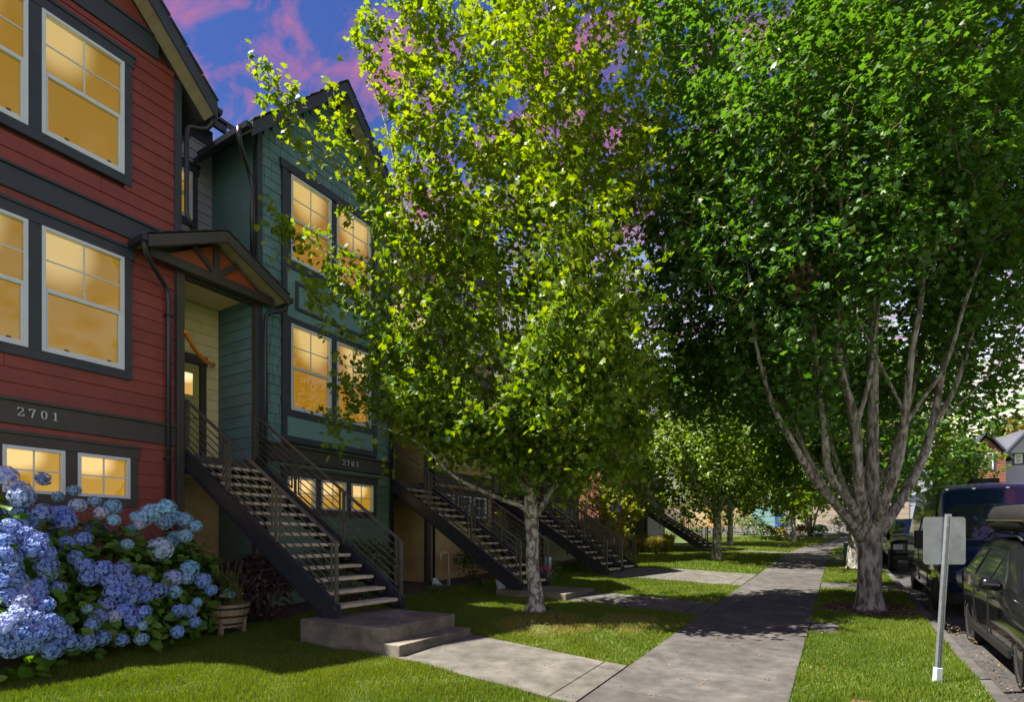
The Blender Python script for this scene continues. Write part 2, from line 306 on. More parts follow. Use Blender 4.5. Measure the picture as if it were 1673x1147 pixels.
def petal_mat():
    m, n, l, p = base_mat('hydrangea_petal')
    oi = n.new('ShaderNodeObjectInfo'); at_ = n.new('ShaderNodeAttribute'); at_.attribute_name = 'tint'
    mx = n.new('ShaderNodeMix'); mx.data_type = 'RGBA'; l.new(at_.outputs['Fac'], mx.inputs[0]); l.new(oi.outputs['Color'], mx.inputs[6]); mx.inputs[7].default_value = (0.62, 0.68, 0.86, 1)
    l.new(mx.outputs[2], p.inputs['Base Color']); p.inputs['Roughness'].default_value = 0.7
    tr = n.new('ShaderNodeBsdfTranslucent'); l.new(mx.outputs[2], tr.inputs[0]); ms = n.new('ShaderNodeMixShader'); ms.inputs[0].default_value = 0.25
    l.new(p.outputs[0], ms.inputs[1]); l.new(tr.outputs[0], ms.inputs[2]); l.new(ms.outputs[0], n['Material Output'].inputs[0])
    return m
M['petal'] = petal_mat()
# ================================================================ THE SETTING
def sheet(name, xs, ys, mat, dz=0.0, label=None, rough=0.0):
    mb = MB(); nx, ny = len(xs), len(ys)
    r = random.Random(3)
    for y in ys:
        for x in xs: mb.v.append((x, y, g(x, y)+dz+(r.uniform(-rough, rough) if rough else 0)))
    for j in range(ny-1):
        for i in range(nx-1): mb.f.append((j*nx+i, j*nx+i+1, (j+1)*nx+i+1, (j+1)*nx+i))
    o = mb.build(name, mat, smooth=True); return tag(o, kind='structure', label=label)
def lin(a, b, st):
    n = max(1, int(round((b-a)/st))); return [a+(b-a)*i/n for i in range(n+1)]
XC = 1.32                                       # inner edge of the kerb
def bend(y): return 0.0065*max(0, y-30)**2      # the pavement bends right far off
SWL, SWR = -2.25, -0.42
sheet('ground', lin(-400, 400, 20), lin(-60, 700, 10), M['lawn'], -0.35, 'green ground reaching to the horizon')
sheet('lawn', lin(-34, -6, 1.5)[:-1]+lin(-6, XC, 0.3), lin(-14, 62, 0.6), M['lawn'], 0.0, 'mown lawn between the townhouses and the kerb', 0.008)
sheet('road', lin(XC+0.14, 9.2, 0.8), lin(-14, 90, 2), M['road'], -0.145, 'dark asphalt street with parked cars')
sheet('soil_bed', lin(-12.2, -8.9, 0.4), lin(1.0, 24, 0.6), M['soil'], 0.012, 'dark soil bed along the foot of the townhouses', 0.006)
# far side of the street
sheet('far_verge', lin(9.35, 40, 2), lin(-14, 90, 3), M['lawn'], 0.0, 'grass verge on the far side of the street')
mb = MB()
for a, b in zip(lin(-14, 88, 3)[:-1], lin(-14, 88, 3)[1:]):
    mb.hexa([(9.2,a,g(9.2,a)-0.3),(9.35,a,g(9.2,a)-0.3),(9.35,b,g(9.2,b)-0.3),(9.2,b,g(9.2,b)-0.3),(9.2,a,g(9.2,a)+0.01),(9.35,a,g(9.2,a)+0.01),(9.35,b,g(9.2,b)+0.01),(9.2,b,g(9.2,b)+0.01)])
tag(mb.build('far_kerb', M['walk']), kind='structure', label='concrete kerb on the far side of the street')

# kerb in cast lengths, the nearest ones painted red
kerb = tag(MB().box(XC+0.01, XC+0.13, -14, -13.9, g(XC, -14)-0.3, g(XC, -14)-0.05).build('kerb', M['walk']), kind='structure', label='concrete kerb beside the parking strip, painted red nearby')
y = -13.9
while y < 60:
    b = y+3.0-0.012; a = y
    red = 4.5 < y < 6.9
    mb = MB().hexa([(XC,a,g(1,a)-0.3),(XC+0.14,a,g(1,a)-0.3),(XC+0.14,b,g(1,b)-0.3),(XC,b,g(1,b)-0.3),(XC,a,g(1,a)+0.022),(XC+0.135,a,g(1,a)+0.018),(XC+0.135,b,g(1,b)+0.018),(XC,b,g(1,b)+0.022)])
    o = mb.build('kerb_stone', M['redpaint'] if red else M['walk'], kerb, bevel=0.012)
    if red: o['label'] = 'kerb stone with worn red paint'
    y += 3.0

def slab(mb, x0, x1, y0, y1, dz=0.03, th=0.12, xo=(0,0)):
    xo0, xo1 = xo
    P = [(x0+xo0,y0),(x1+xo0,y0),(x1+xo1,y1),(x0+xo1,y1)]
    mb.hexa([(x,y,g(x,y)+dz-th) for x,y in P]+[(x,y,g(x,y)+dz) for x,y in P])
side = None; mbs = MB(); mbs.box(-1.9, -0.6, -12.0, -11.9, g(-1, -12)-0.2, g(-1, -12)-0.1)
side = tag(mbs.build('pavement', M['walk']), kind='structure', label='grey concrete pavement running up the street')
y = -12.0
while y < 50:
    y1 = y+1.60
    mb = MB(); slab(mb, SWL, SWR, y, y1-0.014, 0.03, xo=(bend(y), bend(y1)))
    mb.build('slab', M['walk'], side, bevel=0.006)
    y = y1
def walkway(y0, y1, xa, label, n=2, mat='walkl', y0b=None, y1b=None):
    w = MB(); w.box(xa+0.1, SWL-0.1, y0+0.2, y1-0.2, g(-5, y0)-0.3, g(-3, y0)-0.2); w = tag(w.build('walkway', M[mat]), kind='structure', label=label)
    xe = SWL-0.015; k = lin(xa, xe-0.32, (xe-0.32-xa)/n)+[xe]
    y0b = y0 if y0b is None else y0b; y1b = y1 if y1b is None else y1b
    for a, b in zip(k[:-1], k[1:]):
        f = lambda x: (x-xa)/(xe-xa)
        P = [(a, y0+(y0b-y0)*f(a)), (b-0.012, y0+(y0b-y0)*f(b)), (b-0.012, y1+(y1b-y1)*f(b)), (a, y1+(y1b-y1)*f(a))]
        MB().hexa([(x,y,g(x,y)-0.1) for x,y in P]+[(x,y,g(x,y)+0.026) for x,y in P]).build('slab', M[mat], w, bevel=0.005)
    return w
walkway(5.28, 6.93, -4.885, 'short concrete path from the nearest steps to the pavement', 1, y0b=5.02, y1b=6.62)
walkway(10.86, 12.46, -5.13, 'dappled concrete path from the second landing block', 1)
walkway(15.9, 19.4, -6.5, 'broad concrete path at the foot of the paired stairs', 2)
walkway(31.0, 32.4, -5.2, 'thin concrete path far up the lawn', 1, 'walkl')
walkway(36.6, 38.2, -9.5, 'farthest pale path crossing the lawn', 1, 'walkl')
# concrete link across the planting strip
for i, (a, b, lab) in enumerate([(16.2, 17.6, 'narrow concrete link across the strip behind the big tree'), (9.9, 10.9, 'worn flagstone strip beside the big tree')]):
    mb = MB(); slab(mb, SWR+0.02, 0.0 if i else XC-0.02, a, b, 0.02); tag(mb.build('path', M['walk'], bevel=0.01), kind='structure', label=lab)
# driveway apron in front of the garages
sheet('driveway', lin(-12, 6, 1), lin(51.5, 64, 0.9), M['walk'], 0.03, 'pale concrete driveway before the garages')

# concrete landing blocks
def landing(name, label, x0, x1, y0, y1, zt, step=None):
    t = thing(name, label, 'concrete steps', (x0, y0, g(x0, y0)), 'concrete landings at the feet of the stairs')
    MB().box(x0, x1, y0, y1, g(x0, y0)-0.25, zt).build('landing_block', M['conc'], t, bevel=0.018)
    if step: MB().box(x1+0.002, step[0], y0-0.005, y1+0.005, g(x1, y0)-0.25, step[1]).build('step', M['conc'], t, bevel=0.015)
    return t
landing('concrete_landing', 'weathered concrete landing with one extra step at the foot of the nearest stairs', -6.86, -5.20, 5.32, 6.92, 0.37, (-4.89, 0.175))
landing('concrete_landing', 'low grey concrete block half hidden behind the spotted maple trunk', -6.95, -5.12, 10.84, 12.46, 0.35)
landing('concrete_landing', 'small pale concrete block at the foot of the far double stairs', -6.9, -5.2, 30.8, 32.3, 1.02)

# ================================================================ TOWNHOUSES
XF = -10.5
def subtract(a, b, cuts):
    segs = [(a, b)]
    for c0, c1 in cuts:
        new = []
        for s0, s1 in segs:
            if c1 <= s0 or c0 >= s1: new.append((s0, s1)); continue
            if c0 > s0: new.append((s0, c0))
            if c1 < s1: new.append((c1, s1))
        segs = new
    return [s for s in segs if s[1]-s[0] > 0.03]
JR = random.Random(21)
def lap(h, fr, mat, s0, s1, z0, z1, expo=0.215, holes=(), clip=None, joined=None):
    z = z0
    while z < z1-1e-3:
        ze = min(z+expo, z1)
        cutz = sorted({z, ze} | {hz for hh in holes for hz in (hh[2], hh[3]) if z+0.02 < hz < ze-0.02})
        for za, zb in zip(cutz[:-1], cutz[1:]):
            fa, fb = (za-z)/expo, (zb-z)/expo
            cuts = [(hh[0], hh[1]) for hh in holes if hh[2] < zb-0.005 and hh[3] > za+0.005]
            segs = []
            for a, b in subtract(s0, s1, cuts):
                if b-a > 1.4 and JR.random() < .45:
                    m_ = a+(b-a)*JR.uniform(.25, .75); segs += [(a, m_-.003), (m_+.003, b)]
                else: segs.append((a, b))
            for a, b in segs:
                ab, bb, at_, bt = a, b, a, b
                if clip:
                    l0, r0 = clip(za); l1, r1 = clip(zb)
                    ab, bb, at_, bt = max(a, l0), min(b, r0), max(a, l1), min(b, r1)
                    if bb-ab < 0.05: continue
                    if bt <= at_: m_ = (at_+bt)/2; at_, bt = m_-0.005, m_+0.005
                mb = joined if joined is not None else MB()
                fr.plank(mb, ab, bb, at_, bt, za, zb-(0.003 if zb == ze else 0), -0.019*fa, -0.019*fb)
                if joined is None: mb.build('plank', mat, h)
        z = ze
def shingles(h, fr, mat, s0, s1, z0, z1, holes=(), clip=None, expo=0.21, out=None):
    rr = random.Random(int(s0*100+z0*10)); z = z0; pcs = []
    while z < z1-0.02:
        ze = min(z+expo, z1)
        cuts = [(hh[0], hh[1]) for hh in holes if hh[2] < ze-0.08 and hh[3] > z+0.08]
        lo, hi = s0, s1
        if clip: l0, r0 = clip(ze-0.02); lo, hi = max(lo, l0), min(hi, r0)
        for a, b in subtract(lo, hi, cuts) if hi > lo else []:
            s = a+rr.uniform(-0.15, 0)
            while s < b:
                w = rr.choice([0.13, 0.17, 0.2, 0.24, 0.27]); e = s+w
                ca, cb = max(s, a), min(e, b)
                if cb-ca > 0.02: pcs.append((ca, cb-0.010, z+rr.uniform(-0.004, 0.004), ze+0.02, rr.uniform(-0.003, 0.003)))
                s = e
        z = ze
    out += [(fr, p) for p in pcs]
def build_shingles(h, mat, pcs):
    pcs.sort(key=lambda q: (q[0].p(q[1][0], q[1][2], 0)-Vector((0,0,CAMZ))).length)
    for fr, (a, b, z0, z1, d) in pcs[:300]:
        fr.plank(MB(), a, b, a, b, z0, z1, d, -0.020+d, -0.05).build('shingle', mat, h)
    if len(pcs) > 300:
        mb = MB()
        for fr, (a, b, z0, z1, d) in pcs[300:]: fr.plank(mb, a, b, a, b, z0, z1, d, -0.020+d, -0.05)
        tag(mb.build('shingle_field', mat, h), kind='stuff')
def part_box(h, name, fr, mat, a0, a1, z0, z1, d0, d1, bevel=0.004):
    mb = MB(); fr.box(mb, a0, a1, z0, z1, d0, d1); return mb.build(name, mat, h, bevel=bevel)
def window(h, fr, s0, s1, z0, z1, kind='hung', glow='glow', fw=0.05):
    mb = MB()
    for a in ((s0, s0+fw, z0, z1), (s1-fw, s1, z0, z1), (s0+fw, s1-fw, z1-fw, z1), (s0+fw, s1-fw, z0, z0+fw)): fr.box(mb, *a, -0.07, 0.036)
    w = mb.build('window', M['white'], h, bevel=0.003)
    zm = z0+(z1-z0)*0.49
    if kind == 'hung':
        sb = MB(); q = 0.032
        for a in ((s0+fw, s0+fw+q, z0+fw, zm), (s1-fw-q, s1-fw, z0+fw, zm), (s0+fw+q, s1-fw-q, z0+fw, z0+fw+q+0.01)): fr.box(sb, *a, -0.05, 0.018)
        sb.build('sash', M['white'], w, bevel=0.003)
        sb = MB(); fr.box(sb, s0+fw, s1-fw, zm-0.02, zm+0.042, -0.05, 0.026); sb.build('meeting_rail', M['white'], w, bevel=0.004)
        ua, ub = zm+0.042, z1-fw
        for k in (0.28, 0.80):
            lb = MB(); fr.box(lb, s0+(s1-s0)*k-0.025, s0+(s1-s0)*k+0.025, z0+fw+0.04, z0+fw+0.058, 0.0, 0.03); lb.build('latch', M['plastic'], w)
    else: ua, ub = z0+fw, z1-fw
    sm = (s0+s1)/2; zc = (ua+ub)/2
    mm = MB(); fr.box(mm, sm-0.010, sm+0.010, ua, ub, -0.035, -0.012); mm.build('muntin', M['white'], w)
    mm = MB(); fr.box(mm, s0+fw, sm-0.010, zc-0.010, zc+0.010, -0.034, -0.013); fr.box(mm, sm+0.010, s1-fw, zc-0.010, zc+0.010, -0.034, -0.013); mm.build('muntin', M['white'], w)
    pn = MB(); pn.add([fr.p(s0+fw, z0+fw, -0.022), fr.p(s1-fw, z0+fw, -0.022), fr.p(s1-fw, z1-fw, -0.022), fr.p(s0+fw, z1-fw, -0.022)], [(0,1,2,3)]); pn.build('pane', M['glass'], w)
    bl = MB(); fr.box(bl, s0+0.01, s1-0.01, z0+0.01, z1-0.01, -0.094, -0.078); b = bl.build('blind', M[glow], w)
    return w
def casing(h, fr, wins, z0, z1, mat, head=0.22, sill=0.15, side=0.12, cap=True):
    a, b = wins[0][0], wins[-1][1]
    part_box(h, 'casing', fr, mat, a-side, a, z0-sill, z1, -0.06, 0.022)
    part_box(h, 'casing', fr, mat, b, b+side, z0-sill, z1, -0.06, 0.022)
    for p, q in zip(wins[:-1], wins[1:]): part_box(h, 'casing', fr, mat, p[1], q[0], z0, z1, -0.06, 0.022)
    part_box(h, 'casing', fr, mat, a, b, z0-sill, z0, -0.06, 0.024)
    part_box(h, 'window_head', fr, mat, a-side-0.03, b+side+0.03, z1+0.001, z1+head-0.05, -0.06, 0.032)
    if cap: part_box(h, 'window_cap', fr, mat, a-side-0.05, b+side+0.05, z1+head-0.05, z1+head, -0.06, 0.06)
def digits(h, fr, text, s, z, hgt=0.125, mat='white'):
    S = {'2': [[(0.05,.78),(.15,.95),(.4,1),(.62,.93),(.7,.75),(.6,.55),(.3,.28),(.05,.05)], [(.05,.04),(.75,.04),(.78,.2)]],
         '7': [[(.02,.8),(.05,.96),(.72,.96),(.5,.6),(.32,.0)]], '0': [[(.4,1),(.62,.88),(.72,.5),(.62,.12),(.4,0),(.18,.12),(.08,.5),(.18,.88),(.4,1)]],
         '1': [[(.22,.84),(.42,1),(.42,.0)], [(.22,.02),(.62,.02)]],
         '3': [[(.08,.85),(.25,.98),(.5,.97),(.65,.8),(.58,.6),(.35,.52)], [(.35,.52),(.62,.45),(.72,.25),(.58,.06),(.3,.0),(.06,.12)]]}
    for ch in text:
        mb = MB()
        for st in S[ch]:
            for (ax, az), (bx, bz) in zip(st[:-1], st[1:]):
                p, q = fr.p(s+ax*hgt*0.78, z+az*hgt, 0.045), fr.p(s+bx*hgt*0.78, z+bz*hgt, 0.045)
                d = (q-p).normalized()*0.004
                mb.bar(p-d, q+d, 0.016 if abs(bz-az) > abs(bx-ax) else 0.010, 0.012, up=(fr.n[0], fr.n[1], 0))
        mb.build('house_number', M[mat], h)
        s += hgt*1.12
def pipe(h, pts, r=0.042, name='downspout', mat='gutter'):
    P = [Vector(p) for p in pts]; out = [P[0]]
    for i in range(1, len(P)-1):
        a, b, c = P[i-1], P[i], P[i+1]; q = min(0.12, (a-b).length*0.4, (c-b).length*0.4)
        s, e = b+(a-b).normalized()*q, b+(c-b).normalized()*q
        out += [s, s*0.25+b*0.5+e*0.25, e]
    out.append(P[-1]); return MB().tube(out, r, 10).build(name, M[mat], h, smooth=True)

def gable_roof(h, yl, yr, zl, yc, zc, xfront, xback, edge='trim', th=0.13):
    """ridge runs away from the street; yl/yr eaves, yc/zc ridge"""
    def slope_slab(ya, za, yb, zb, d0, d1, x0, x1, name, mat, bevel=0):
        P = [(ya, za), (yb, zb)]
        mb = MB().hexa([(x0,ya,za+d0),(x1,ya,za+d0),(x1,yb,zb+d0),(x0,yb,zb+d0),(x0,ya,za+d1),(x1,ya,za+d1),(x1,yb,zb+d1),(x0,yb,zb+d1)])
        return mb.build(name, mat, h, bevel=bevel)
    for (ye, ze) in ((yl, zl), (yr, zl)):
        r = slope_slab(ye, ze, yc, zc, 0.0, th, xback, xfront-0.01, 'roof', M['roof'])
        slope_slab(ye, ze, yc, zc, -0.03, -0.001, XF+0.03, xfront-0.05, 'soffit', M['soffit'])
        slope_slab(ye, ze, yc, zc, -0.17, th-0.02, xfront-0.045, xfront, 'rake_board', M[edge], 0.006)
        # shingle edge courses showing over the rake
        n = int(abs(yc-ye)/0.26); sg = 1 if yc > ye else -1
        for k in range(n):
            t0, t1 = k/n, (k+1)/n
            MB().hexa([(xfront-0.3, ye+(yc-ye)*t0, ze+(zc-ze)*t0+th+0.03), (xfront+0.03, ye+(yc-ye)*t0, ze+(zc-ze)*t0+th+0.03), (xfront+0.03, ye+(yc-ye)*t1, ze+(zc-ze)*t1+th+0.006), (xfront-0.3, ye+(yc-ye)*t1, ze+(zc-ze)*t1+th+0.006),
                       (xfront-0.3, ye+(yc-ye)*t0, ze+(zc-ze)*t0+th+0.048), (xfront+0.03, ye+(yc-ye)*t0, ze+(zc-ze)*t0+th+0.048), (xfront+0.03, ye+(yc-ye)*t1, ze+(zc-ze)*t1+th+0.02), (xfront-0.3, ye+(yc-ye)*t1, ze+(zc-ze)*t1+th+0.02)]).build('roof_shingle', M['roof'], h)
    for ye, sg in ((yl, -1), (yr, 1)):    # gutters run back along the eaves
        MB().extrude([(xfront-0.03, ye+sg*0.0, zl-0.02), (xfront-0.03, ye+sg*0.10, zl-0.02), (xfront-0.03, ye+sg*0.12, zl+0.08), (xfront-0.03, ye+sg*0.0, zl+0.08)], (-1.75, 0, 0)).build('gutter', M['gutter'], h)
def wall_mass(h, y0, y1, yc, zc, slope, zb, mat, xback=-19.0, xf=None):
    x1 = (XF if xf is None else xf)-0.10; ze = zc-(yc-y0)*slope-0.02
    poly = [(x1,y0,zb),(x1,y1,zb),(x1,y1,ze),(x1,yc,zc-0.05),(x1,y0,ze)]
    MB().extrude(poly, (xback-x1, 0, 0)).build('wall', M[mat], h)

F = FR(XF, 0, (0, 1), (1, 0))
GG = 'townhouses of the near row'

# ---- house 2701
def porch_roof(h, yl, yr, zl, yc, zc, x1=-9.98, x0=-12.1):
    for ye, sg in ((yl, -1), (yr, 1)):
        MB().hexa([(x0,ye,zl),(x1,ye,zl),(x1,yc,zc),(x0,yc,zc),(x0,ye,zl+0.09),(x1,ye,zl+0.09),(x1,yc,zc+0.09),(x0,yc,zc+0.09)]).build('porch_roof', M['roof'], h)
        MB().hexa([(x1+0.001,ye,zl-0.13),(x1+0.04,ye,zl-0.13),(x1+0.04,yc,zc-0.13),(x1+0.001,yc,zc-0.13),(x1+0.001,ye,zl+0.075),(x1+0.04,ye,zl+0.075),(x1+0.04,yc,zc+0.075),(x1+0.001,yc,zc+0.075)]).build('barge_board', M['trimb'], h, bevel=0.004)
        MB().hexa([(XF+0.03,ye,zl-0.035),(x1-0.002,ye,zl-0.035),(x1-0.002,yc,zc-0.035),(XF+0.03,yc,zc-0.035),(XF+0.03,ye,zl-0.003),(x1-0.002,ye,zl-0.003),(x1-0.002,yc,zc-0.003),(XF+0.03,yc,zc-0.003)]).build('porch_soffit', M['soffit'], h)
        MB().box(XF+0.04, x1+0.03, min(ye, ye+sg*0.10), max(ye, ye+sg*0.10), zl-0.05, zl+0.06).build('porch_gutter', M['gutter'], h, bevel=0.012)
        n = 6
        for k in range(n):
            t0, t1 = k/n, (k+1)/n
            a = (ye+(yc-ye)*t0, zl+(zc-zl)*t0+0.1); b = (ye+(yc-ye)*t1, zl+(zc-zl)*t1+0.092)
            MB().hexa([(x1-0.25,a[0],a[1]+.01),(x1+0.055,a[0],a[1]+.01),(x1+0.055,b[0],b[1]),(x1-0.25,b[0],b[1]),(x1-0.25,a[0],a[1]+0.026),(x1+0.055,a[0],a[1]+0.026),(x1+0.055,b[0],b[1]+0.012),(x1-0.25,b[0],b[1]+0.012)]).build('roof_shingle', M['roof'], h)
    # rust gable panel, beam, king post and braces
    xb = -10.30
    sl = (zc-zl)/(yc-yl)
    zb = 6.50; yb0, yb1 = yl+0.22, yr-0.22
    MB().extrude([(xb-0.06, yb0, zb+0.02), (xb-0.06, yb1, zb+0.02), (xb-0.06, yc, zc-0.09)], (0.03, 0, 0)).build('gable_panel', M['rust'], h)
    MB().box(xb-0.12, xb+0.03, yb0-0.05, yb1+0.05, zb, zb+0.17).build('porch_beam', M['trimb'], h, bevel=0.006)
    MB().box(xb-0.02, xb+0.02, yc-0.06, yc+0.06, zb+0.171, zc-0.10).build('king_post', M['trimb'], h)
    for sg in (-1, 1): MB().bar((xb, yc+sg*0.03, zb+0.19), (xb, yc+sg*0.42, zb+0.19+0.33), 0.10, 0.035, up=(1,0,0)).build('brace', M['trimb'], h)
def porch(h, y0, y1, zf, wallm, sidem, doory, low='tan', side=True, zg=0.0, zt=6.5, low_side='green'):
    xb = -11.85
    fb = FR(xb, 0, (0, 1), (1, 0))
    # back wall, upper with door opening, and below the floor
    d0, d1, dz0, dz1 = doory[0], doory[1], zf, zf+2.13
    lap(h, fb, M[wallm], y0, y1, zf+0.05, zt+0.1, 0.235, [(d0-0.18, d1+0.16, zf-0.1, dz1+0.2)])
    lap(h, fb, M[low], y0, y1, g(-11, y0)-0.1, zf-0.3, 0.235)
    MB().box(xb-0.3, xb-0.051, y0-0.2, y1+0.2, g(-11, y0)-0.3, zt+0.3).build('porch_wall', M[wallm], h)
    MB().box(xb-0.02, XF+0.02, y0+0.002, y1-0.002, zf-0.22, zf).build('porch_floor', M['trimb'], h)
    MB().box(xb-0.02, XF-0.16, y0, y1, zt+0.14, zt+0.20).build('porch_ceiling', M['soffit'] if wallm != 'cream' else M['cream'], h)
    MB().box(XF-0.16, XF+0.02, y0+0.001, y1-0.001, zt-0.02, zt+0.22).build('porch_lintel', M['trimb'], h)
    # door and casing
    D = MB(); fb.box(D, d0, d1, zf+0.03, dz1, -0.04, 0.0); door = D.build('door', M['doorg'], h, bevel=0.004)
    w = d1-d0
    for (a, b, c, d) in ((.14,.44,.08,.60), (.56,.86,.08,.60)):
        q = MB(); fb.box(q, d0+w*a, d0+w*b, zf+2.1*c, zf+2.1*d, 0.0, 0.012); q.build('door_panel', M['doorg'], door, bevel=0.008)
    q = MB(); fb.box(q, d0+w*.14, d0+w*.86, zf+1.42, zf+1.98, 0.0, 0.014); q.build('door_light_frame', M['doorg'], door, bevel=0.006)
    q = MB(); fb.box(q, d0+w*.19, d0+w*.81, zf+1.47, zf+1.93, 0.0142, 0.018); q.build('door_pane', M['glowd'], door)
    q = MB(); q.tube([fb.p(d0+w*.9, zf+0.98, 0.0), fb.p(d0+w*.9, zf+0.98, 0.06), fb.p(d0+w*.78, zf+0.98, 0.06)], 0.013, 8); q.build('handle', M['chrome'], door)
    part_box(h, 'door_casing', fb, M['trimb'], d0-0.16, d0-0.01, zf, dz1+0.03, -0.05, 0.04)
    part_box(h, 'door_casing', fb, M['trimb'], d1+0.01, d1+0.14, zf, dz1+0.03, -0.05, 0.04)
    part_box(h, 'door_casing', fb, M['trimb'], d0-0.18, d1+0.16, dz1+0.031, dz1+0.22, -0.05, 0.05)
    if side:   # the neighbour-side wall, facing the near end of the street
        fs = FR(XF, y1, (-1, 0), (0, -1))
        lap(h, fs, M[sidem], 0.12, XF-xb, zf+0.1, zt+0.13, 0.235)
        lap(h, fs, M[low_side], 0.12, XF-xb, g(-11, y0)-0.1, zf-0.34, 0.235)
        part_box(h, 'skirt_board', fs, M['trimb'], 0.0, XF-xb, zf-0.34, zf+0.02, -0.05, 0.02)
        part_box(h, 'skirt_cap', fs, M['trimb'], -0.02, XF-xb, zf+0.02, zf+0.06, -0.05, 0.05)
        part_box(h, 'corner_board', fs, M['trimb'], -0.02, 0.12, g(-11, y0)-0.1, zt+0.2, -0.05, 0.018)

M['glowd'] = glow_mat('frosted_door_light', (0.40, 0.22, 0.06), (0.80, 0.55, 0.28), (0.2, 0.9), 0.35)

def townhouse(label, y0, y1, main, dz=0.0, number=None, kind='lap', detail=2, glows=('glow','glow','glow3'), band=True, gable='band', lowmat=None, narrow=False, trim='trim', low_win=True):
    yc = (y0+y1)/2; half = (y1-y0)/2; zc = 12.35+dz; slope = 1.05; ov = 0.42
    zg = g(XF, y0)-0.1
    h = thing('townhouse', label, 'townhouse', (XF, yc, zg), GG)
    T = M[trim]
    clip = lambda z: (yc-(zc-0.05-z)/slope, yc+(zc-0.05-z)/slope)
    W = 1.125; gp = 0.165
    if narrow: W = 1.0
    pair = [(yc-gp/2-W, yc-gp/2), (yc+gp/2, yc+gp/2+W)]
    lw = 0.755; tri = [(yc-1.5*lw-gp, yc-0.5*lw-gp), (yc-0.5*lw, yc+0.5*lw), (yc+0.5*lw+gp, yc+1.5*lw+gp)]
    rows = [('tri', tri, 2.25+dz, 2.95+dz, 'fixed'), ('pair', pair, 4.45+dz, 6.38+dz, 'hung'), ('pair', pair, 7.80+dz, 9.72+dz, 'hung')]
    holes = []
    for ri, (k, ws, a, b, kd) in enumerate(rows):
        if ri == 0 and not low_win: continue
        for w in ws:
            window(h, F, w[0], w[1], a, b, kd, glows[2] if k == 'tri' else glows[ri-1], fw=0.048)
        holes.append((ws[0][0]-0.02, ws[-1][1]+0.02, a-0.02, b+0.02))
        if not (kind == 'shingle' and k == 'pair'): casing(h, F, ws, a, b, T if ri else M['trimb'])
    wall_mass(h, y0, y1, yc, zc, slope, zg, main)
    if kind == 'shingle':
        bay = (pair[0][0]-0.10, pair[1][1]+0.10)
        pcs = []
        hl = [(bay[0]-0.12, bay[1]+0.12, 3.4+dz, 9.95+dz)]
        shingles(h, F, M[main], y0+0.12, y1-0.12, 3.66+dz, 12.2+dz, hl, clip, out=pcs)
        build_shingles(h, M[main], pcs)
        lap(h, F, M[lowmat], y0, y1, zg, 3.25+dz, 0.215, holes)
        # flat bay between two uprights, with framed panels
        for a in (bay[0]-0.12, bay[1]): part_box(h, 'bay_upright', F, T, a, a+0.12, 3.72+dz, 9.74+dz, -0.06, 0.035)
        zz = [(3.72, 3.86, 'rail'), (3.86, 4.30, 'panel'), (4.30, 4.445, 'rail'), (6.385, 6.52, 'rail'), (6.52, 7.60, 'panel'), (7.60, 7.795, 'rail')]
        for a, b, k in zz:
            if k == 'rail': part_box(h, 'bay_rail', F, T, bay[0], bay[1], a+dz, b+dz, -0.06, 0.032)
            else: part_box(h, 'bay_panel', F, M['tealpanel'], bay[0], bay[1], a+dz, b+dz, -0.06, 0.004, 0)
        for a, b, c, d in ((bay[0]+0.22, bay[0]+0.30, 6.72, 7.38), (bay[1]-0.30, bay[1]-0.22, 6.72, 7.38), (bay[0]+0.30, bay[1]-0.30, 7.30, 7.38), (bay[0]+0.30, bay[1]-0.30, 6.72, 6.80)):
            part_box(h, 'panel_moulding', F, T, a, b, c+dz, d+dz, 0.003, 0.028)
        for a, b in ((4.445, 6.385), (7.795, 9.725)):
            part_box(h, 'casing', F, T, bay[0], pair[0][0], a+dz, b+dz, -0.06, 0.024); part_box(h, 'casing', F, T, pair[1][1], bay[1], a+dz, b+dz, -0.06, 0.024)
            part_box(h, 'mullion', F, T, pair[0][1], pair[1][0], a+dz, b+dz, -0.06, 0.024)
        part_box(h, 'window_head', F, T, bay[0]-0.17, bay[1]+0.17, 9.742+dz, 9.93+dz, -0.06, 0.05)
    else:
        jn = None if detail >= 2 else MB()
        top = 10.17 if gable == 'band' else 12.2
        for a, b in ((zg, 3.27+dz), (3.66+dz, 6.75+dz), (7.12+dz, top+dz)):
            m_ = M[lowmat] if (lowmat and a == zg) else M[main]
            lap(h, F, m_, y0+0.11, y1-0.11, a, b, 0.2265, holes, clip, jn)
        if jn is not None: tag(jn.build('siding', M[main], h), kind='stuff')
        if gable == 'band':
            part_box(h, 'gable_band', F, T, y0+0.4, y1-0.4, 10.17+dz, 10.53+dz, -0.06, 0.03)
            part_box(h, 'gable_band_cap', F, T, y0+0.5, y1-0.5, 10.53+dz, 10.57+dz, -0.06, 0.06)
            zz = 10.57+dz; l_, r_ = clip(zz)
            MB().extrude([(XF-0.05, l_, zz), (XF-0.05, r_, zz), (XF-0.05, yc, zc-0.08)], (0.05, 0, 0)).build('gable_panel', M[main], h)
        part_box(h, 'belly_band', F, T, y0-0.01, y1+0.01, 6.75+dz, 7.08+dz, -0.06, 0.028)
        part_box(h, 'band_cap', F, T, y0-0.02, y1+0.02, 7.08+dz, 7.12+dz, -0.06, 0.07)
    part_box(h, 'belly_band', F, M['trimb'], y0-0.01, y1+0.01, 3.27+dz, 3.61+dz, -0.06, 0.03)
    part_box(h, 'band_cap', F, M['trimb'], y0-0.02, y1+0.02, 3.61+dz, 3.66+dz, -0.06, 0.07)
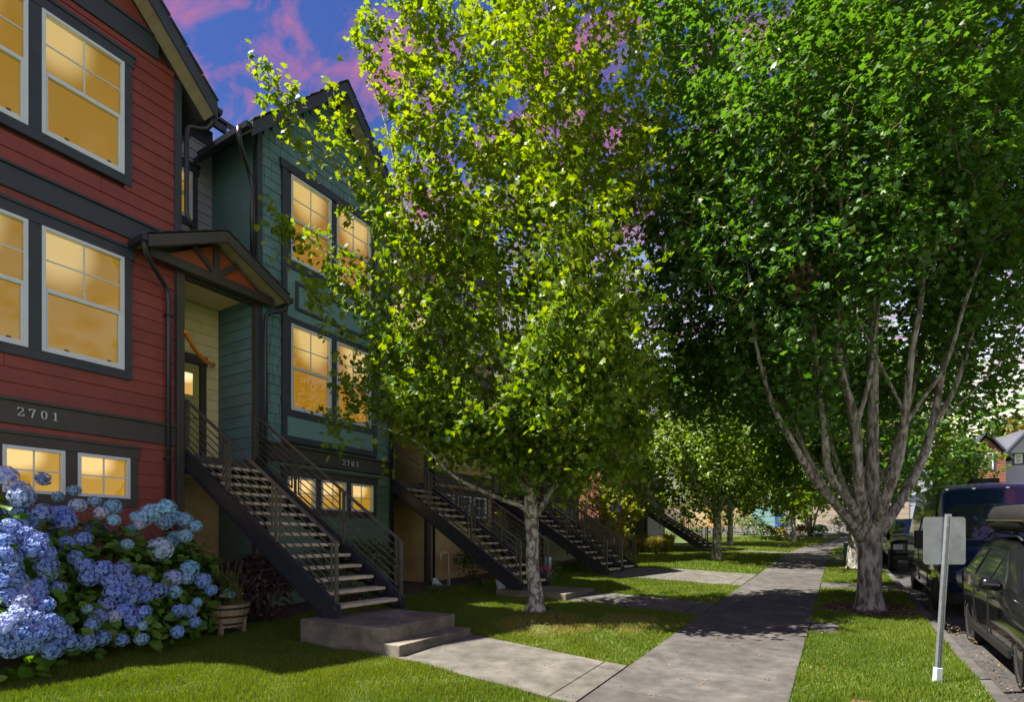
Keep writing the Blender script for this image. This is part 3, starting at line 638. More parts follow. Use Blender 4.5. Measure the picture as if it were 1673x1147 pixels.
    for a in (y0-0.005, y1-0.115):
        zl_ = zc-0.1-slope*(half-0.06)
        part_box(h, 'corner_board', F, M['trimb'], a, a+0.12, zg, 3.27+dz, -0.06, 0.022)
        part_box(h, 'corner_board', F, T, a, a+0.12, 3.66+dz, (6.75+dz) if kind != 'shingle' else zl_, -0.06, 0.022)
        if kind != 'shingle': part_box(h, 'corner_board', F, T, a, a+0.12, 7.12+dz, zl_, -0.06, 0.022)
    if number: digits(h, F, number[0], number[1], number[2])
    e = half+ov
    gable_roof(h, yc-e, yc+e, zc-slope*e, yc, zc, -10.02, -19.0)
    return h, yc, zc-slope*e

h1, _, _ = townhouse('red lap-sided townhouse with white 2701 numbers and tall lit windows', 1.22, 5.53, 'red', number=('2701', 3.16, 3.40), glows=('glow','glow','glow3'))
porch_roof(h1, 4.72, 7.46, 6.62, 6.09, 7.33)
porch(h1, 5.54, 7.05, 3.16, 'cream', 'teal', (5.85, 6.62))
# red return of the lower wall beside the porch opening, and the downspout that turns round the porch gutter
part_box(h1, 'porch_post', F, M['trimb'], 5.42, 5.56, g(XF,5.5)-0.1, 6.55, -0.10, 0.075)
pipe(h1, [(-10.0, 4.66, 6.60), (-10.05, 4.72, 6.38), (-10.40, 5.22, 6.10), (-10.42, 5.27, 5.9), (-10.42, 5.27, g(XF,5.3)+0.05)])
for z in (5.6, 3.0, 1.2): MB().box(-10.49, -10.37, 5.21, 5.33, z, z+0.035).build('pipe_strap', M['gutter'], h1)
pipe(h1, [(-10.12, 5.98, 9.6), (-10.3, 5.92, 9.35), (-10.44, 5.62, 9.3), (-10.44, 5.60, 9.1), (-10.44, 5.60, 7.6), (-10.5, 5.75, 7.42)], 0.042)

# set-back bay over the porch of 2701 with its small lit window
fb = FR(-12.15, 0, (0, 1), (1, 0))
lap(h1, fb, M['grey'], 5.5, 7.09, 6.9, 10.4, 0.215, [(5.88, 6.65, 8.5, 9.62)])
window(h1, fb, 5.90, 6.63, 8.54, 9.58, 'hung', 'glow', 0.045)
casing(h1, fb, [(5.90, 6.63)], 8.54, 9.58, M['trim'])
part_box(h1, 'frieze', fb, M['trim'], 5.4, 7.08, 10.4, 10.75, -0.06, 0.03)
MB().hexa([(-11.7,5.3,10.55),(-11.62,5.3,10.55),(-11.62,7.1,10.55),(-11.7,7.1,10.55),(-11.7,5.3,10.75),(-11.62,5.3,10.75),(-11.62,7.1,10.75),(-11.7,7.1,10.75)]).build('fascia', M['trim'], h1)
MB().hexa([(-16.5,5.3,14.0),(-11.62,5.3,10.7),(-11.62,7.3,10.7),(-16.5,7.3,14.0),(-16.5,5.3,14.12),(-11.62,5.3,10.82),(-11.62,7.3,10.82),(-16.5,7.3,14.12)]).build('roof', M['roof'], h1)

# ---- house 2703
h2, _, _ = townhouse('teal shingled townhouse with white 2703 numbers behind the first stairs', 7.08, 11.12, 'teal', number=('2703', 9.35, 3.38), kind='shingle', glows=('glow2','glow2','glow3'), lowmat='green', narrow=False)
fs = FR(XF, 7.08, (-1, 0), (0, -1))
lap(h2, fs, M['teal'], 0.12, 1.62, 6.85, 9.95, 0.235)
part_box(h2, 'corner_board', fs, M['trim'], -0.015, 0.12, 7.0, 9.9, -0.05, 0.018)
pipe(h2, [(-10.1, 6.42, 9.66), (-10.14, 6.45, 9.4), (-10.42, 6.86, 9.1), (-10.44, 6.93, 8.9), (-10.44, 6.93, 7.25)], 0.05)
pipe(h2, [(-10.1, 7.50, 6.62), (-10.12, 7.50, 6.45), (-10.4, 7.24, 6.36), (-10.42, 7.22, 6.2), (-10.42, 7.22, g(XF,7.2)+0.05)], 0.042)
pipe(h2, [(-10.12, 11.5, 9.6), (-10.4, 11.2, 9.2), (-10.42, 11.05, 9.0), (-10.42, 11.05, g(XF,11)+0.05)], 0.042)
porch_roof(h2, 10.35, 13.2, 6.62, 11.8, 7.33)
porch(h2, 11.15, 12.62, 3.16, 'tan', 'tan', (11.5, 12.3), low_side='tan')

# ---- further houses of the near row
h3, _, _ = townhouse('tan lap-sided townhouse behind the spotted maple trunk', 12.65, 16.25, 'tan', glows=('room','room','room'), narrow=True)
pipe(h3, [(-10.1, 12.72, 9.5), (-10.42, 12.82, 9.2), (-10.42, 12.82, g(XF,12.8)+0.05)], 0.04)
porch_roof(h3, 15.9, 19.9, 6.62, 17.9, 7.6)
porch(h3, 16.3, 19.5, 3.2, 'olive', 'olive', (16.7, 17.5), low='tan', low_side='olive')
h4, _, _ = townhouse('grey-green townhouse past the paired stairs', 19.55, 23.6, 'olive', dz=0.15, detail=1, glows=('room','room','room'))
pipe(h4, [(-10.1, 19.7, 9.5), (-10.42, 19.8, 9.2), (-10.42, 19.8, 0.5)], 0.04)
h5, _, _ = townhouse('brown gabled townhouse glimpsed high between the trees', 26.6, 30.6, 'brown', dz=0.75, detail=1, glows=('room','room','room'))
porch_roof(h5, 30.0, 34.4, 7.4, 32.2, 8.3)
porch(h5, 30.65, 34.2, 3.95, 'grey', 'olive', (31.2, 32.0), low='olive', low_side='olive')
h6, _, _ = townhouse('pale grey townhouse behind the far double stairs', 34.3, 38.4, 'grey', dz=0.9, detail=1, glows=('room','room','room'), low_win=False)

# ================================================================ STAIRS
def make_stairs(label, y0, y1, zb, n=15, rise=0.1853, run=0.285, xs=-6.42, land=None, group='steel stairs up to the townhouse doors'):
    t = thing('stairs', label, 'stairs', (xs, y0, zb), group)
    zt = zb+n*rise; xt = xs-(n-1)*run
    for i in range(1, n):
        xn = xs-(i-1)*run; z = zb+i*rise
        MB().box(xn-0.30, xn, y0+0.05, y1-0.05, z-0.055, z).build('tread', M['tread'], t, bevel=0.014)
        for yy in (y0+0.055, y1-0.055):
            s = 1 if yy < (y0+y1)/2 else -1
            MB().box(xn-0.27, xn-0.03, min(yy, yy+s*0.12), max(yy, yy+s*0.12), z-0.12, z-0.056).build('bracket', M['steel'], t)
    k = rise/run
    for yy in (y0, y1):
        x0_, x1_ = xs+0.10, xt-0.02
        zl = lambda x: zb+(xs-x)*k
        MB().extrude([(x0_, yy-0.02, zb+0.005), (x0_, yy-0.02, zl(x0_)+0.26), (x1_, yy-0.02, zl(x1_)+0.26), (x1_, yy-0.02, zl(x1_)-0.09), (x0_-0.35, yy-0.02, zb+0.005)], (0, 0.04, 0)).build('stringer', M['steel'], t)
        fl = MB()
        s = -1 if yy == y0 else 1
        fl.bar((x0_-0.02, yy+s*0.035, zl(x0_)+0.25), (x1_, yy+s*0.035, zl(x1_)+0.25), 0.05, 0.012)
        fl.bar((x0_-0.35, yy+s*0.035, zb+0.012), (x1_, yy+s*0.035, zl(x1_)-0.085), 0.05, 0.012)
        fl.build('stringer_flange', M['steel'], t)
        # railing
        yr = yy
        R0, R1 = xs+0.02, xt-0.06
        tr = MB().bar((R0, yr, zl(R0)+1.16), (R1, yr, zl(R1)+1.16), 0.05, 0.036).build('railing', M['rail'], t)
        MB().bar((R0+0.0, yr, zl(R0)+1.165), (R0, yr, zb+0.12), 0.045, 0.045, up=(1,0,0)).build('post', M['rail'], tr)
        MB().bar((R1, yr, zl(R1)+1.165), (R1, yr, zl(R1)+0.16), 0.045, 0.045, up=(1,0,0)).build('post', M['rail'], tr)
        for q in (0.345, 0.68):
            xq = R0+(R1-R0)*q
            MB().bar((xq, yr, zl(xq)+1.14), (xq, yr, zl(xq)+0.20), 0.042, 0.042, up=(1,0,0)).build('post', M['rail'], tr)
        ends = [0.0, 0.345, 0.68, 1.0]
        for a, b in zip(ends[:-1], ends[1:]):
            xa, xb_ = R0+(R1-R0)*a-0.10, R0+(R1-R0)*b+0.10
            for xx in (xa, xb_): MB().bar((xx, yr, zl(xx)+1.14), (xx, yr, zl(xx)+0.34), 0.026, 0.026, up=(1,0,0)).build('upright', M['rail'], tr)
            for j in range(6):
                zz = 0.35+j*0.132
                MB().bar((xa, yr, zl(xa)+zz), (xb_, yr, zl(xb_)+zz), 0.016, 0.016 if j else 0.03).build('bar', M['rail'], tr)
    return t
st1 = make_stairs('nearest steel stairs with pale treads rising to the door beside 2701', 5.60, 7.00, 0.37)
st2 = copy_tree(st1, label='second flight of steel stairs, ending behind the spotted maple trunk', loc=(-6.42, 11.06, 0.35))
st3 = copy_tree(st1, label='left flight of the paired steel stairs past the maple', loc=(-6.42, 16.62, 0.37))
st4 = copy_tree(st1, label='right flight of the paired steel stairs past the maple', loc=(-6.42, 18.08, 0.40))
st5 = copy_tree(st1, label='left flight of the far double stairs with a small landing', loc=(-6.42, 30.85, 1.02))
st6 = copy_tree(st1, label='right flight of the far double stairs, farthest of the row', loc=(-6.42, 32.45, 1.00))
# ================================================================ VEGETATION HELPERS
def star_leaf():
    ang = [90, 62, 40, 12, -12, -38, -90, -142, -168, 168, 140, 118]
    rad = [1.0, .50, .88, .46, .70, .40, .30, .40, .70, .46, .88, .50]
    o = [(0, 0, 0)]+[(math.cos(math.radians(a))*r, math.sin(math.radians(a))*r, -0.22*r*r) for a, r in zip(ang, rad)]
    n = len(ang); return np.array(o)*0.5, np.array([(0, i+1, (i+1) % n+1) for i in range(n)])
def oval_leaf(n=6, w=0.5, droop=0.25):
    v = [(0, -0.5, 0)]; 
    for y, ww in ((-0.2, .8), (0.15, 1.0)): v += [(-w*ww/2, y, 0.05-droop*(y+.5)**2*.3), (0, y, -0.05), (w*ww/2, y, 0.05-droop*(y+.5)**2*.3)]
    v.append((0, 0.5, -droop*0.4))
    f = [(0,2,1),(0,3,2),(1,2,5),(1,5,4),(2,3,6),(2,6,5),(4,5,7),(5,6,7)]
    return np.array(v), np.array(f)
def kite_leaf():
    return np.array([(0,-.5,0),(.32,0,-.04),(0,.5,-.12),(-.32,0,-.04),(0,0,.06)]), np.array([(0,1,4),(1,2,4),(2,3,4),(3,0,4)])
def scatter_mesh(name, tmpl, P, Nrm, size, tint, mat, parent=None, spin=None, kind='stuff', smooth=False):
    """thousands of small leaves joined into one mesh"""
    V, Fc = tmpl; n = len(P)
    if n == 0: return None
    Nrm = Nrm/np.maximum(1e-6, np.linalg.norm(Nrm, axis=1, keepdims=True))
    r = RNG.normal(size=(n, 3)); U = r-Nrm*(r*Nrm).sum(1, keepdims=True)
    if spin is not None: U = spin-Nrm*(spin*Nrm).sum(1, keepdims=True)
    U /= np.maximum(1e-6, np.linalg.norm(U, axis=1, keepdims=True)); W = np.cross(U, Nrm)
    s = size if hasattr(size, '__len__') else np.full(n, size)
    A = (W[:,None,:]*V[None,:,0,None]+U[:,None,:]*V[None,:,1,None]+Nrm[:,None,:]*V[None,:,2,None])*s[:,None,None]+P[:,None,:]
    o = off(parent); A = (A-np.array([o.x, o.y, o.z])).reshape(-1, 3)
    k = len(V); faces = (Fc[None]+(np.arange(n)*k)[:,None,None]).reshape(-1)
    me = bpy.data.meshes.new(name); me.vertices.add(len(A)); me.vertices.foreach_set('co', A.astype(np.float32).ravel())
    nf = len(faces)//3; me.loops.add(len(faces)); me.loops.foreach_set('vertex_index', faces.astype(np.int32))
    me.polygons.add(nf); me.polygons.foreach_set('loop_start', np.arange(0, nf*3, 3, dtype=np.int32))
    me.update(calc_edges=True)
    at_ = me.attributes.new('tint', 'FLOAT', 'POINT'); at_.data.foreach_set('value', np.repeat(np.clip(tint, 0, 1), k).astype(np.float32))
    ob = link(name, me, mat, parent, smooth)
    if kind: ob['kind'] = kind
    return ob
def ell_pts(c, r, n, shell=0.55):
    d = RNG.normal(size=(n, 3)); d /= np.linalg.norm(d, axis=1, keepdims=True)
    q = shell+(1-shell)*RNG.random((n, 1))**0.6
    inner = RNG.random((n, 1)) < 0.25
    q = np.where(inner, RNG.random((n, 1))*0.8, q)
    return np.array(c)+d*q*np.array(r)

def crown(tree, limbs, vols, per, lsize, mat, tmpl, spread=(0.42, 0.42, 0.17), twigmat='twig', barkmat='bark1', up=0.9, mesh_sides=8, tintf=None, tw=0.010, drop=None, shoot=0.55, rise=0.8, rise_out=0.6):
    """limbs: polylines [(Vector, radius)]; vols: (centre, radii, clusters)"""
    nodes = []; 
    bark = MB()
    for lb in limbs:
        # smooth the polyline a little (Catmull-Rom) so that limbs curve
        pts = [Vector(p) for p, r in lb]; rs = [r for p, r in lb]; out = []; ro = []
        for i in range(len(pts)-1):
            p0, p1, p2, p3 = pts[max(0, i-1)], pts[i], pts[i+1], pts[min(len(pts)-1, i+2)]
            for k in range(4):
                t = k/4
                out.append(0.5*((2*p1)+(p2-p0)*t+(2*p0-5*p1+4*p2-p3)*t*t+(3*p1-p0-3*p2+p3)*t**3)); ro.append(rs[i]+(rs[i+1]-rs[i])*t)
        out.append(pts[-1]); ro.append(rs[-1])
        bark.tube(out, ro, mesh_sides)
        for p, r in zip(out, ro): nodes.append((p.x, p.y, p.z))
    tk = bark.build('trunk', M[barkmat], tree, smooth=True)
    C = []
    for c, r, n in vols: C.append(ell_pts(c, r, n))
    C = np.concatenate(C)
    zmin = min(n_[2] for n_ in nodes)
    N0 = np.array(nodes); usable = N0[:, 2] > zmin+1.6 if len(N0) > 10 else N0[:, 2] > -99
    NB = N0[usable] if usable.any() else N0
    d0 = np.array([np.min(np.linalg.norm(NB-c, axis=1)) for c in C]); C = C[np.argsort(d0)]
    tw_mb = MB(); ND = [tuple(x) for x in NB]
    arr = np.array(ND)
    for c in C:
        dd = np.linalg.norm(arr-c, axis=1)+np.maximum(0, arr[:, 2]-c[2]+0.15)*1.5
        i = int(np.argmin(dd)); a = Vector(arr[i]); b = Vector(c); L = (b-a).length
        if L < 0.05: continue
        mid = a*0.5+b*0.5+Vector(tuple(RNG.normal(size=3)*0.05*L))+Vector((0, 0, -0.06*L if c[2] > arr[i][2] else 0.12*L))
        tw_mb.tube([a, a*0.3+mid*0.7*1.0 if False else (a+mid)/2, mid, (mid+b)/2, b], [tw+0.006*L, tw*0.8+0.004*L, tw*0.75, tw*0.5, 0.003], 5, cap=False)
        arr = np.vstack([arr, [tuple(mid)], [tuple((mid+b)/2)], [tuple(b)]])
    tag(tw_mb.build('branches', M[twigmat], tree, smooth=True), kind='stuff')
    n = len(C); K = per
    # each cluster is a spray of leaves strung along an ascending shoot
    axis = np.array([np.mean([n_[0] for n_ in nodes]), np.mean([n_[1] for n_ in nodes])])
    D = np.concatenate([C[:, :2]-axis, np.zeros((n, 1))], 1); D /= np.maximum(.3, np.linalg.norm(D, axis=1, keepdims=True))
    D = D*rise_out+np.array([0, 0, rise])+RNG.normal(size=(n, 3))*0.38; D /= np.linalg.norm(D, axis=1, keepdims=True)
    Ls = shoot*RNG.uniform(.55, 1.35, (n, 1))
    u = RNG.random((n*K, 1))**0.8*2-1.1
    wd_ = np.array(spread)*(1.05-0.38*(u+1.1))
    o = RNG.normal(size=(n*K, 3))*wd_
    P = np.repeat(C, K, axis=0)+np.repeat(D*Ls, K, axis=0)*u+o
    if drop is not None:
        keep = drop(P); P = P[keep]; 
    m_ = len(P)
    cc = np.array([np.mean([v[0][k] for v in vols]) for k in range(3)])
    outd = P-cc; outd /= np.linalg.norm(outd, axis=1, keepdims=True)
    Nm = RNG.normal(size=(m_, 3))*0.55+np.array([0, 0, up])+outd*0.45
    tint = np.clip(RNG.normal(0.45, 0.22, m_)+0.10*outd[:, 2], 0, 0.95)
    if tintf is not None: tint = tintf(P, tint)
    sz = lsize*RNG.uniform(0.65, 1.25, m_)
    scatter_mesh('crown', tmpl, P, Nm, sz, tint, mat, tree)
    return tk

# ---------------------------------------------------------------- the young maple by the second landing
tb = Vector((-5.10, 9.42, g(-5.1, 9.42)))
T1 = thing('maple_tree', 'young yellow-green maple with a pale spotted trunk on the lawn between the paths', 'tree', tb, 'maples on the lawn')
A = lambda x, y, s=10.75: at(x, y, s)
lim = [
 [(tb+Vector((0,0,-0.05)), .26), (tb+Vector((0,0,.10)), .185), (tb+Vector((0,0,.35)), .150), (A(870, 930), .135), (A(870, 880), .130), (A(868, 838), .15), (A(866, 800), .12), (A(868, 770), .105), (A(876, 725), .085), (A(872, 600), .065), (A(900, 460), .05), (A(908, 320), .035), (A(905, 120), .02), (A(900, -20), .01)],
 [(A(866, 846), .07), (A(852, 828), .055), (A(807, 811, 10.5), .042), (A(741, 778, 10.1), .032), (A(685, 724, 9.8), .022), (A(600, 690, 9.5), .010)],
 [(A(872, 846), .07), (A(886, 828), .06), (A(912, 790, 10.6), .05), (A(989, 742, 10.4), .035), (A(1040, 700, 10.2), .018)],
 [(A(876, 735), .07), (A(900, 673, 10.9), .06), (A(924, 605, 11), .05), (A(960, 540, 11.1), .04), (A(989, 440, 11.2), .026), (A(1010, 300, 11.3), .012)],
 [(A(866, 800), .08), (A(838, 700, 10.6), .055), (A(820, 560, 10.5), .042), (A(812, 420, 10.5), .032), (A(790, 250, 10.5), .022), (A(770, 60, 10.5), .010)],
 [(A(866, 805), .07), (A(800, 730, 10.4), .05), (A(740, 620, 10.2), .04), (A(702, 500, 10.0), .033), (A(670, 400, 10.0), .026), (A(640, 240, 10.0), .018), (A(600, 110, 10.0), .010)],
 [(A(868, 790), .06), (A(850, 700, 11.2), .05), (A(845, 560, 11.8), .04), (A(850, 380, 12.2), .03), (A(860, 200, 12.4), .012)],
 [(A(740, 620, 10.2), .03), (A(650, 560, 10.0), .026), (A(590, 470, 9.9), .02), (A(520, 400, 9.8), .012), (A(450, 360, 9.8), .006)],
 [(A(702, 500, 10.0), .028), (A(620, 380, 10.0), .022), (A(540, 260, 9.9), .015), (A(470, 170, 9.9), .009), (A(432, 125, 9.9), .005)],
 [(A(870, 760), .06), (A(930, 660, 10.2), .04), (A(1000, 600, 9.9), .03), (A(1080, 520, 9.8), .015)],
]
def iv(px, py, s, rx, ry, rd, n):
    k = s/890; return (np.array(at(px, py, s)), (max(rx*k, 0.15), rd, ry*k), n)
vols = [iv(860, 470, 10.8, 165, 190, 1.9, 190), iv(850, 230, 10.8, 160, 170, 1.8, 130), iv(850, 30, 10.8, 130, 140, 1.6, 60),
        iv(850, -130, 11, 140, 120, 1.5, 40), iv(870, 680, 10.6, 190, 80, 1.9, 105), iv(980, 640, 10.5, 110, 120, 1.6, 55), iv(990, 380, 10.9, 100, 220, 1.7, 75),
        iv(980, 110, 11, 90, 180, 1.7, 50), iv(700, 600, 10.2, 90, 130, 1.1, 58), iv(690, 400, 10.1, 85, 130, 0.9, 58), iv(680, 210, 10.1, 60, 110, 0.7, 26),
        iv(610, 470, 9.9, 45, 60, 0.5, 9), iv(590, 310, 9.9, 40, 55, 0.4, 7), iv(600, 640, 9.8, 40, 50, 0.5, 10), iv(500, 240, 9.9, 26, 40, 0.25, 4), iv(452, 150, 9.9, 24, 36, 0.2, 4), iv(690, 690, 9.9, 80, 50, 0.7, 26), iv(560, 690, 9.7, 35, 16, 0.3, 4), iv(780, 720, 10.2, 90, 50, 1.2, 34), iv(860, 765, 10.5, 70, 25, 1.2, 18), iv(960, 750, 10.2, 90, 50, 1.4, 42), iv(1020, 720, 10.6, 60, 70, 1.4, 26), iv(940, 620, 9.2, 110, 90, 1.1, 46), iv(1010, 520, 9.6, 80, 90, 1.0, 34), iv(1030, 250, 10.6, 60, 150, 1.2, 34), iv(640, 560, 9.9, 60, 60, 0.6, 14), iv(930, 440, 9.0, 80, 150, 0.8, 24), iv(900, 590, 9.0, 80, 60, 0.7, 12), iv(960, 580, 9.0, 60, 80, 0.7, 12),
        iv(560, 200, 9.9, 22, 40, 0.2, 3), iv(470, 375, 9.8, 35, 20, 0.25, 5), iv(540, 430, 9.8, 35, 20, 0.25, 4), iv(540, 500, 9.7, 35, 20, 0.3, 5), iv(610, 60, 10.0, 35, 30, 0.3, 6), iv(700, 60, 10.3, 60, 90, 0.7, 20)]
vols = [(c, r, int(n*1.22)) for c, r, n in vols]
crown(T1, lim, vols, 32, 0.17, M['leaf1'], star_leaf(), spread=(0.17, 0.17, 0.11), tw=0.008, up=0.55)

# ---------------------------------------------------------------- the big many-stemmed maple
tb = Vector((0.52, 12.85, g(0.5, 12.85)))
T2 = thing('maple_tree', 'large dense many-stemmed maple with smooth pale bark in the planting strip', 'tree', tb, 'maples of the planting strip')
B = lambda x, y, s=10.75: at(x, y, s)
lim = [
 [(tb+Vector((0,0,-.05)), .44), (tb+Vector((0,0,.10)), .33), (tb+Vector((0,0,.4)), .275), (B(1421, 930), .255), (B(1422, 885), .27), (B(1424, 858), .26), (B(1424, 820), .17), (B(1426, 700), .13), (B(1427, 520), .11), (B(1430, 350), .085), (B(1420, 150), .05), (B(1415, -60), .02)],
 [(B(1408, 880), .16), (B(1378, 838, 10.5), .13), (B(1330, 782, 10.3), .10), (B(1290, 715, 10.1), .08), (B(1262, 660, 10.0), .06), (B(1235, 560, 9.9), .04), (B(1220, 420, 9.8), .02)],
 [(B(1412, 872), .15), (B(1388, 820, 10.3), .115), (B(1356, 775, 10.1), .095), (B(1345, 690, 10.0), .08), (B(1330, 560, 9.9), .06), (B(1325, 380, 9.9), .04), (B(1330, 200, 9.9), .02)],
 [(B(1418, 868), .16), (B(1404, 800, 10.2), .12), (B(1398, 690, 10.1), .10), (B(1375, 609, 10.0), .085), (B(1368, 520, 9.9), .07), (B(1372, 400, 9.9), .05), (B(1380, 200, 9.9), .025)],
 [(B(1398, 700, 10.1), .06), (B(1420, 620, 9.9), .055), (B(1432, 520, 9.9), .045), (B(1445, 440, 9.8), .035), (B(1465, 300, 9.8), .02)],
 [(B(1430, 868), .17), (B(1447, 815, 10.3), .125), (B(1469, 750, 10.2), .105), (B(1480, 670, 10.1), .09), (B(1490, 574, 10.0), .075), (B(1504, 498, 10.0), .062), (B(1511, 417, 10.0), .05), (B(1525, 250, 10.0), .03), (B(1530, 80, 10), .012)],
 [(B(1436, 872), .17), (B(1470, 820, 10.9), .13), (B(1503, 760, 11.0), .115), (B(1522, 700, 11.0), .10), (B(1534, 640, 11.0), .085), (B(1550, 546, 11.0), .07), (B(1563, 452, 11.0), .055), (B(1585, 300, 11.0), .03), (B(1600, 120, 11.0), .015)],
 [(B(1522, 700, 11.0), .08), (B(1563, 627, 10.8), .06), (B(1598, 505, 10.7), .05), (B(1626, 400, 10.6), .04), (B(1655, 240, 10.5), .02)],
 [(B(1475, 700, 10.1), .05), (B(1505, 655, 10.0), .045), (B(1546, 595, 9.9), .045), (B(1575, 500, 9.8), .04), (B(1600, 430, 9.8), .035), (B(1630, 330, 9.7), .02)],
 [(B(1476, 672, 10.1), .04), (B(1438, 595, 9.8), .035), (B(1410, 540, 9.7), .028), (B(1389, 490, 9.7), .02)],
 [(B(1540, 680, 11.0), .035), (B(1585, 645, 10.7), .025), (B(1632, 595, 10.5), .014)],
 [(B(1400, 872, 10.9), .12), (B(1350, 800, 11.2), .08), (B(1300, 700, 11.4), .06), (B(1275, 560, 11.6), .045), (B(1270, 380, 11.7), .025)],
 [(B(1440, 850, 11.2), .12), (B(1455, 760, 11.6), .09), (B(1500, 600, 12.0), .07), (B(1530, 400, 12.2), .04)],
 [(B(1415, 850, 11.2), .11), (B(1395, 720, 11.8), .08), (B(1380, 560, 12.2), .06), (B(1390, 380, 12.4), .04)],
]
vols = [iv(1330, 300, 10.2, 250, 170, 2.2, 290), iv(1500, 200, 10.4, 220, 210, 2.2, 270), iv(1330, 60, 10.6, 240, 200, 2.6, 230), iv(1560, 0, 10.6, 200, 180, 2.4, 150),
        iv(1400, -200, 11, 330, 150, 2.8, 170), iv(1200, 470, 10.6, 130, 150, 1.8, 125), iv(1180, 640, 11.4, 90, 70, 1.2, 30), iv(1600, 420, 10.6, 120, 150, 1.5, 90), iv(1580, 530, 10.8, 90, 60, 1.2, 40),
        iv(1420, 520, 12.9, 250, 170, 1.3, 170), iv(1280, 590, 9.9, 110, 90, 0.9, 45), iv(1130, 290, 11.2, 80, 190, 1.6, 70), iv(1390, 430, 9.2, 150, 80, 0.7, 50), iv(1440, 650, 12.9, 200, 80, 1.1, 70),
        iv(1480, 330, 9.4, 140, 130, 0.8, 60), iv(1320, 650, 9.8, 60, 40, 0.5, 10), iv(1240, 560, 11.6, 120, 110, 1.4, 80), iv(1100, 60, 11.2, 70, 130, 1.4, 55), iv(1100, 480, 11.6, 60, 110, 1.2, 50), iv(1120, 610, 12.2, 80, 70, 1.2, 50), iv(1260, 660, 12.4, 90, 50, 1.0, 30), iv(1180, 300, 10.0, 100, 180, 1.0, 70), iv(1320, 250, 12.6, 280, 230, 1.4, 150), iv(1560, 250, 12.6, 220, 230, 1.4, 120), iv(1620, 300, 10.2, 90, 250, 1.6, 90)]
def t2tint(P, t):
    # a few sprays have turned bronze
    hot = np.array(at(1310, 455, 9.1)); hot2 = np.array(at(1340, 310, 9.3)); hot3 = np.array(at(1560, 60, 9.6))
    for h_, r_ in ((hot, .28), (hot2, .25), (hot3, .3)):
        d = np.linalg.norm(P-h_, axis=1); t = np.where((d < r_) & (RNG.random(len(P)) < .6), 1.0, t)
    return t
vols.append((np.array(at(1310, 455, 9.1)), (0.25, 0.2, 0.2), 8))
lim = [[(p, r*(0.72 if i else 0.78)) for p, r in lb] for i, lb in enumerate(lim)]
vols = [(c, r, int(n*1.1)) for c, r, n in vols]
crown(T2, lim, vols, 36, 0.172, M['leaf2'], star_leaf(), spread=(0.22, 0.22, 0.12), barkmat='bark2', mesh_sides=12, tintf=t2tint, up=0.8)

# ---------------------------------------------------------------- generic rounder trees
def round_tree(name, label, x, y, trunk_h, trunk_r, cz, rad, height, nclus, per, lsize, mat, bark='bark1', group=None, nl=6, tmpl=None, cat='tree', seed=0, spread=None, z0=None, base_split=False):
    z0 = g(x, y) if z0 is None else z0
    r = random.Random(seed+int(abs(x*7+y*13)*10)); b = Vector((x, y, z0))
    t = thing(name, label, cat, b, group); limbs = []
    top = b+Vector((0, 0, trunk_h))
    if not base_split:
        limbs.append([(b-Vector((0,0,.05)), trunk_r*1.9), (b+Vector((0,0,.15)), trunk_r*1.25), (b+Vector((r.uniform(-.05,.05), 0, trunk_h*0.6)), trunk_r), (top, trunk_r*0.95), (top+Vector((0,0,height*0.35)), trunk_r*0.5), (top+Vector((r.uniform(-.3,.3),0,height*0.8)), trunk_r*0.15)])
    for i in range(nl):
        a = 2*math.pi*(i+r.random()*0.6)/nl; e = r.uniform(0.5, 0.9)*rad
        s = b+Vector((math.cos(a)*0.08, math.sin(a)*0.08, 0)) if base_split else top-Vector((0,0,r.uniform(0, trunk_h*0.2)))
        q = s+Vector((math.cos(a)*e*0.45, math.sin(a)*e*0.45, (trunk_h if base_split else 0)+height*0.22)); w = s+Vector((math.cos(a)*e, math.sin(a)*e, (trunk_h if base_split else 0)+height*r.uniform(.4,.75)))
        limbs.append([(s, trunk_r*(0.8 if base_split else 0.6)), (q, trunk_r*0.4), (w, trunk_r*0.12)])
    vv = []
    for k in range(5):
        a = r.uniform(0, 6.28); q = rad*0.42
        vv.append((np.array((x+math.cos(a)*q, y+math.sin(a)*q, z0+cz+r.uniform(-.22,.22)*height)), (rad*0.62, rad*0.62, height*0.30), nclus//6))
    vv.append((np.array((x, y, z0+cz)), (rad, rad, height*0.5), nclus//3))
    crown(t, limbs, vv, per, lsize, M[mat], tmpl or kite_leaf(), spread=spread or (rad*0.07, rad*0.07, rad*0.045), barkmat=bark, tw=trunk_r*0.06, shoot=rad*.13)
    return t
round_tree('maple_tree', 'bright green maple beside the far double stairs, second along the lawn', -4.5, 24.6, 2.3, .17, 6.0, 4.6, 9.0, 520, 30, 0.23, 'leaf3', group='maples on the lawn', nl=8)
round_tree('maple_tree', 'small green maple near the end of the lawn, before the garages', -3.0, 47.0, 2.2, .20, 5.0, 4.6, 7.0, 300, 26, 0.32, 'leaf3', group='maples on the lawn')
round_tree('maple_tree', 'maple with a thin white trunk just behind the big one in the strip', 0.45, 22.6, 2.4, .18, 6.6, 4.4, 9.0, 420, 28, 0.25, 'leaf2', bark='bark2', group='maples of the planting strip')
round_tree('maple_tree', 'green maple of the planting strip farther up the street', 0.9, 33.5, 2.4, .17, 6.2, 4.4, 8.6, 320, 26, 0.30, 'leaf3', bark='bark2', group='maples of the planting strip', seed=3)
round_tree('maple_tree', 'maple standing between the lawn and the farthest path', -6.2, 38.5, 2.4, .17, 6.0, 4.4, 8.6, 300, 26, 0.32, 'leaf3', group='maples on the lawn', seed=5)
round_tree('lime_shrub', 'lime-yellow small tree beside the paired stairs', -8.3, 22.0, 0.9, .06, 2.5, 1.7, 3.4, 110, 24, 0.14, 'leafy', cat='small tree', base_split=True, nl=7)
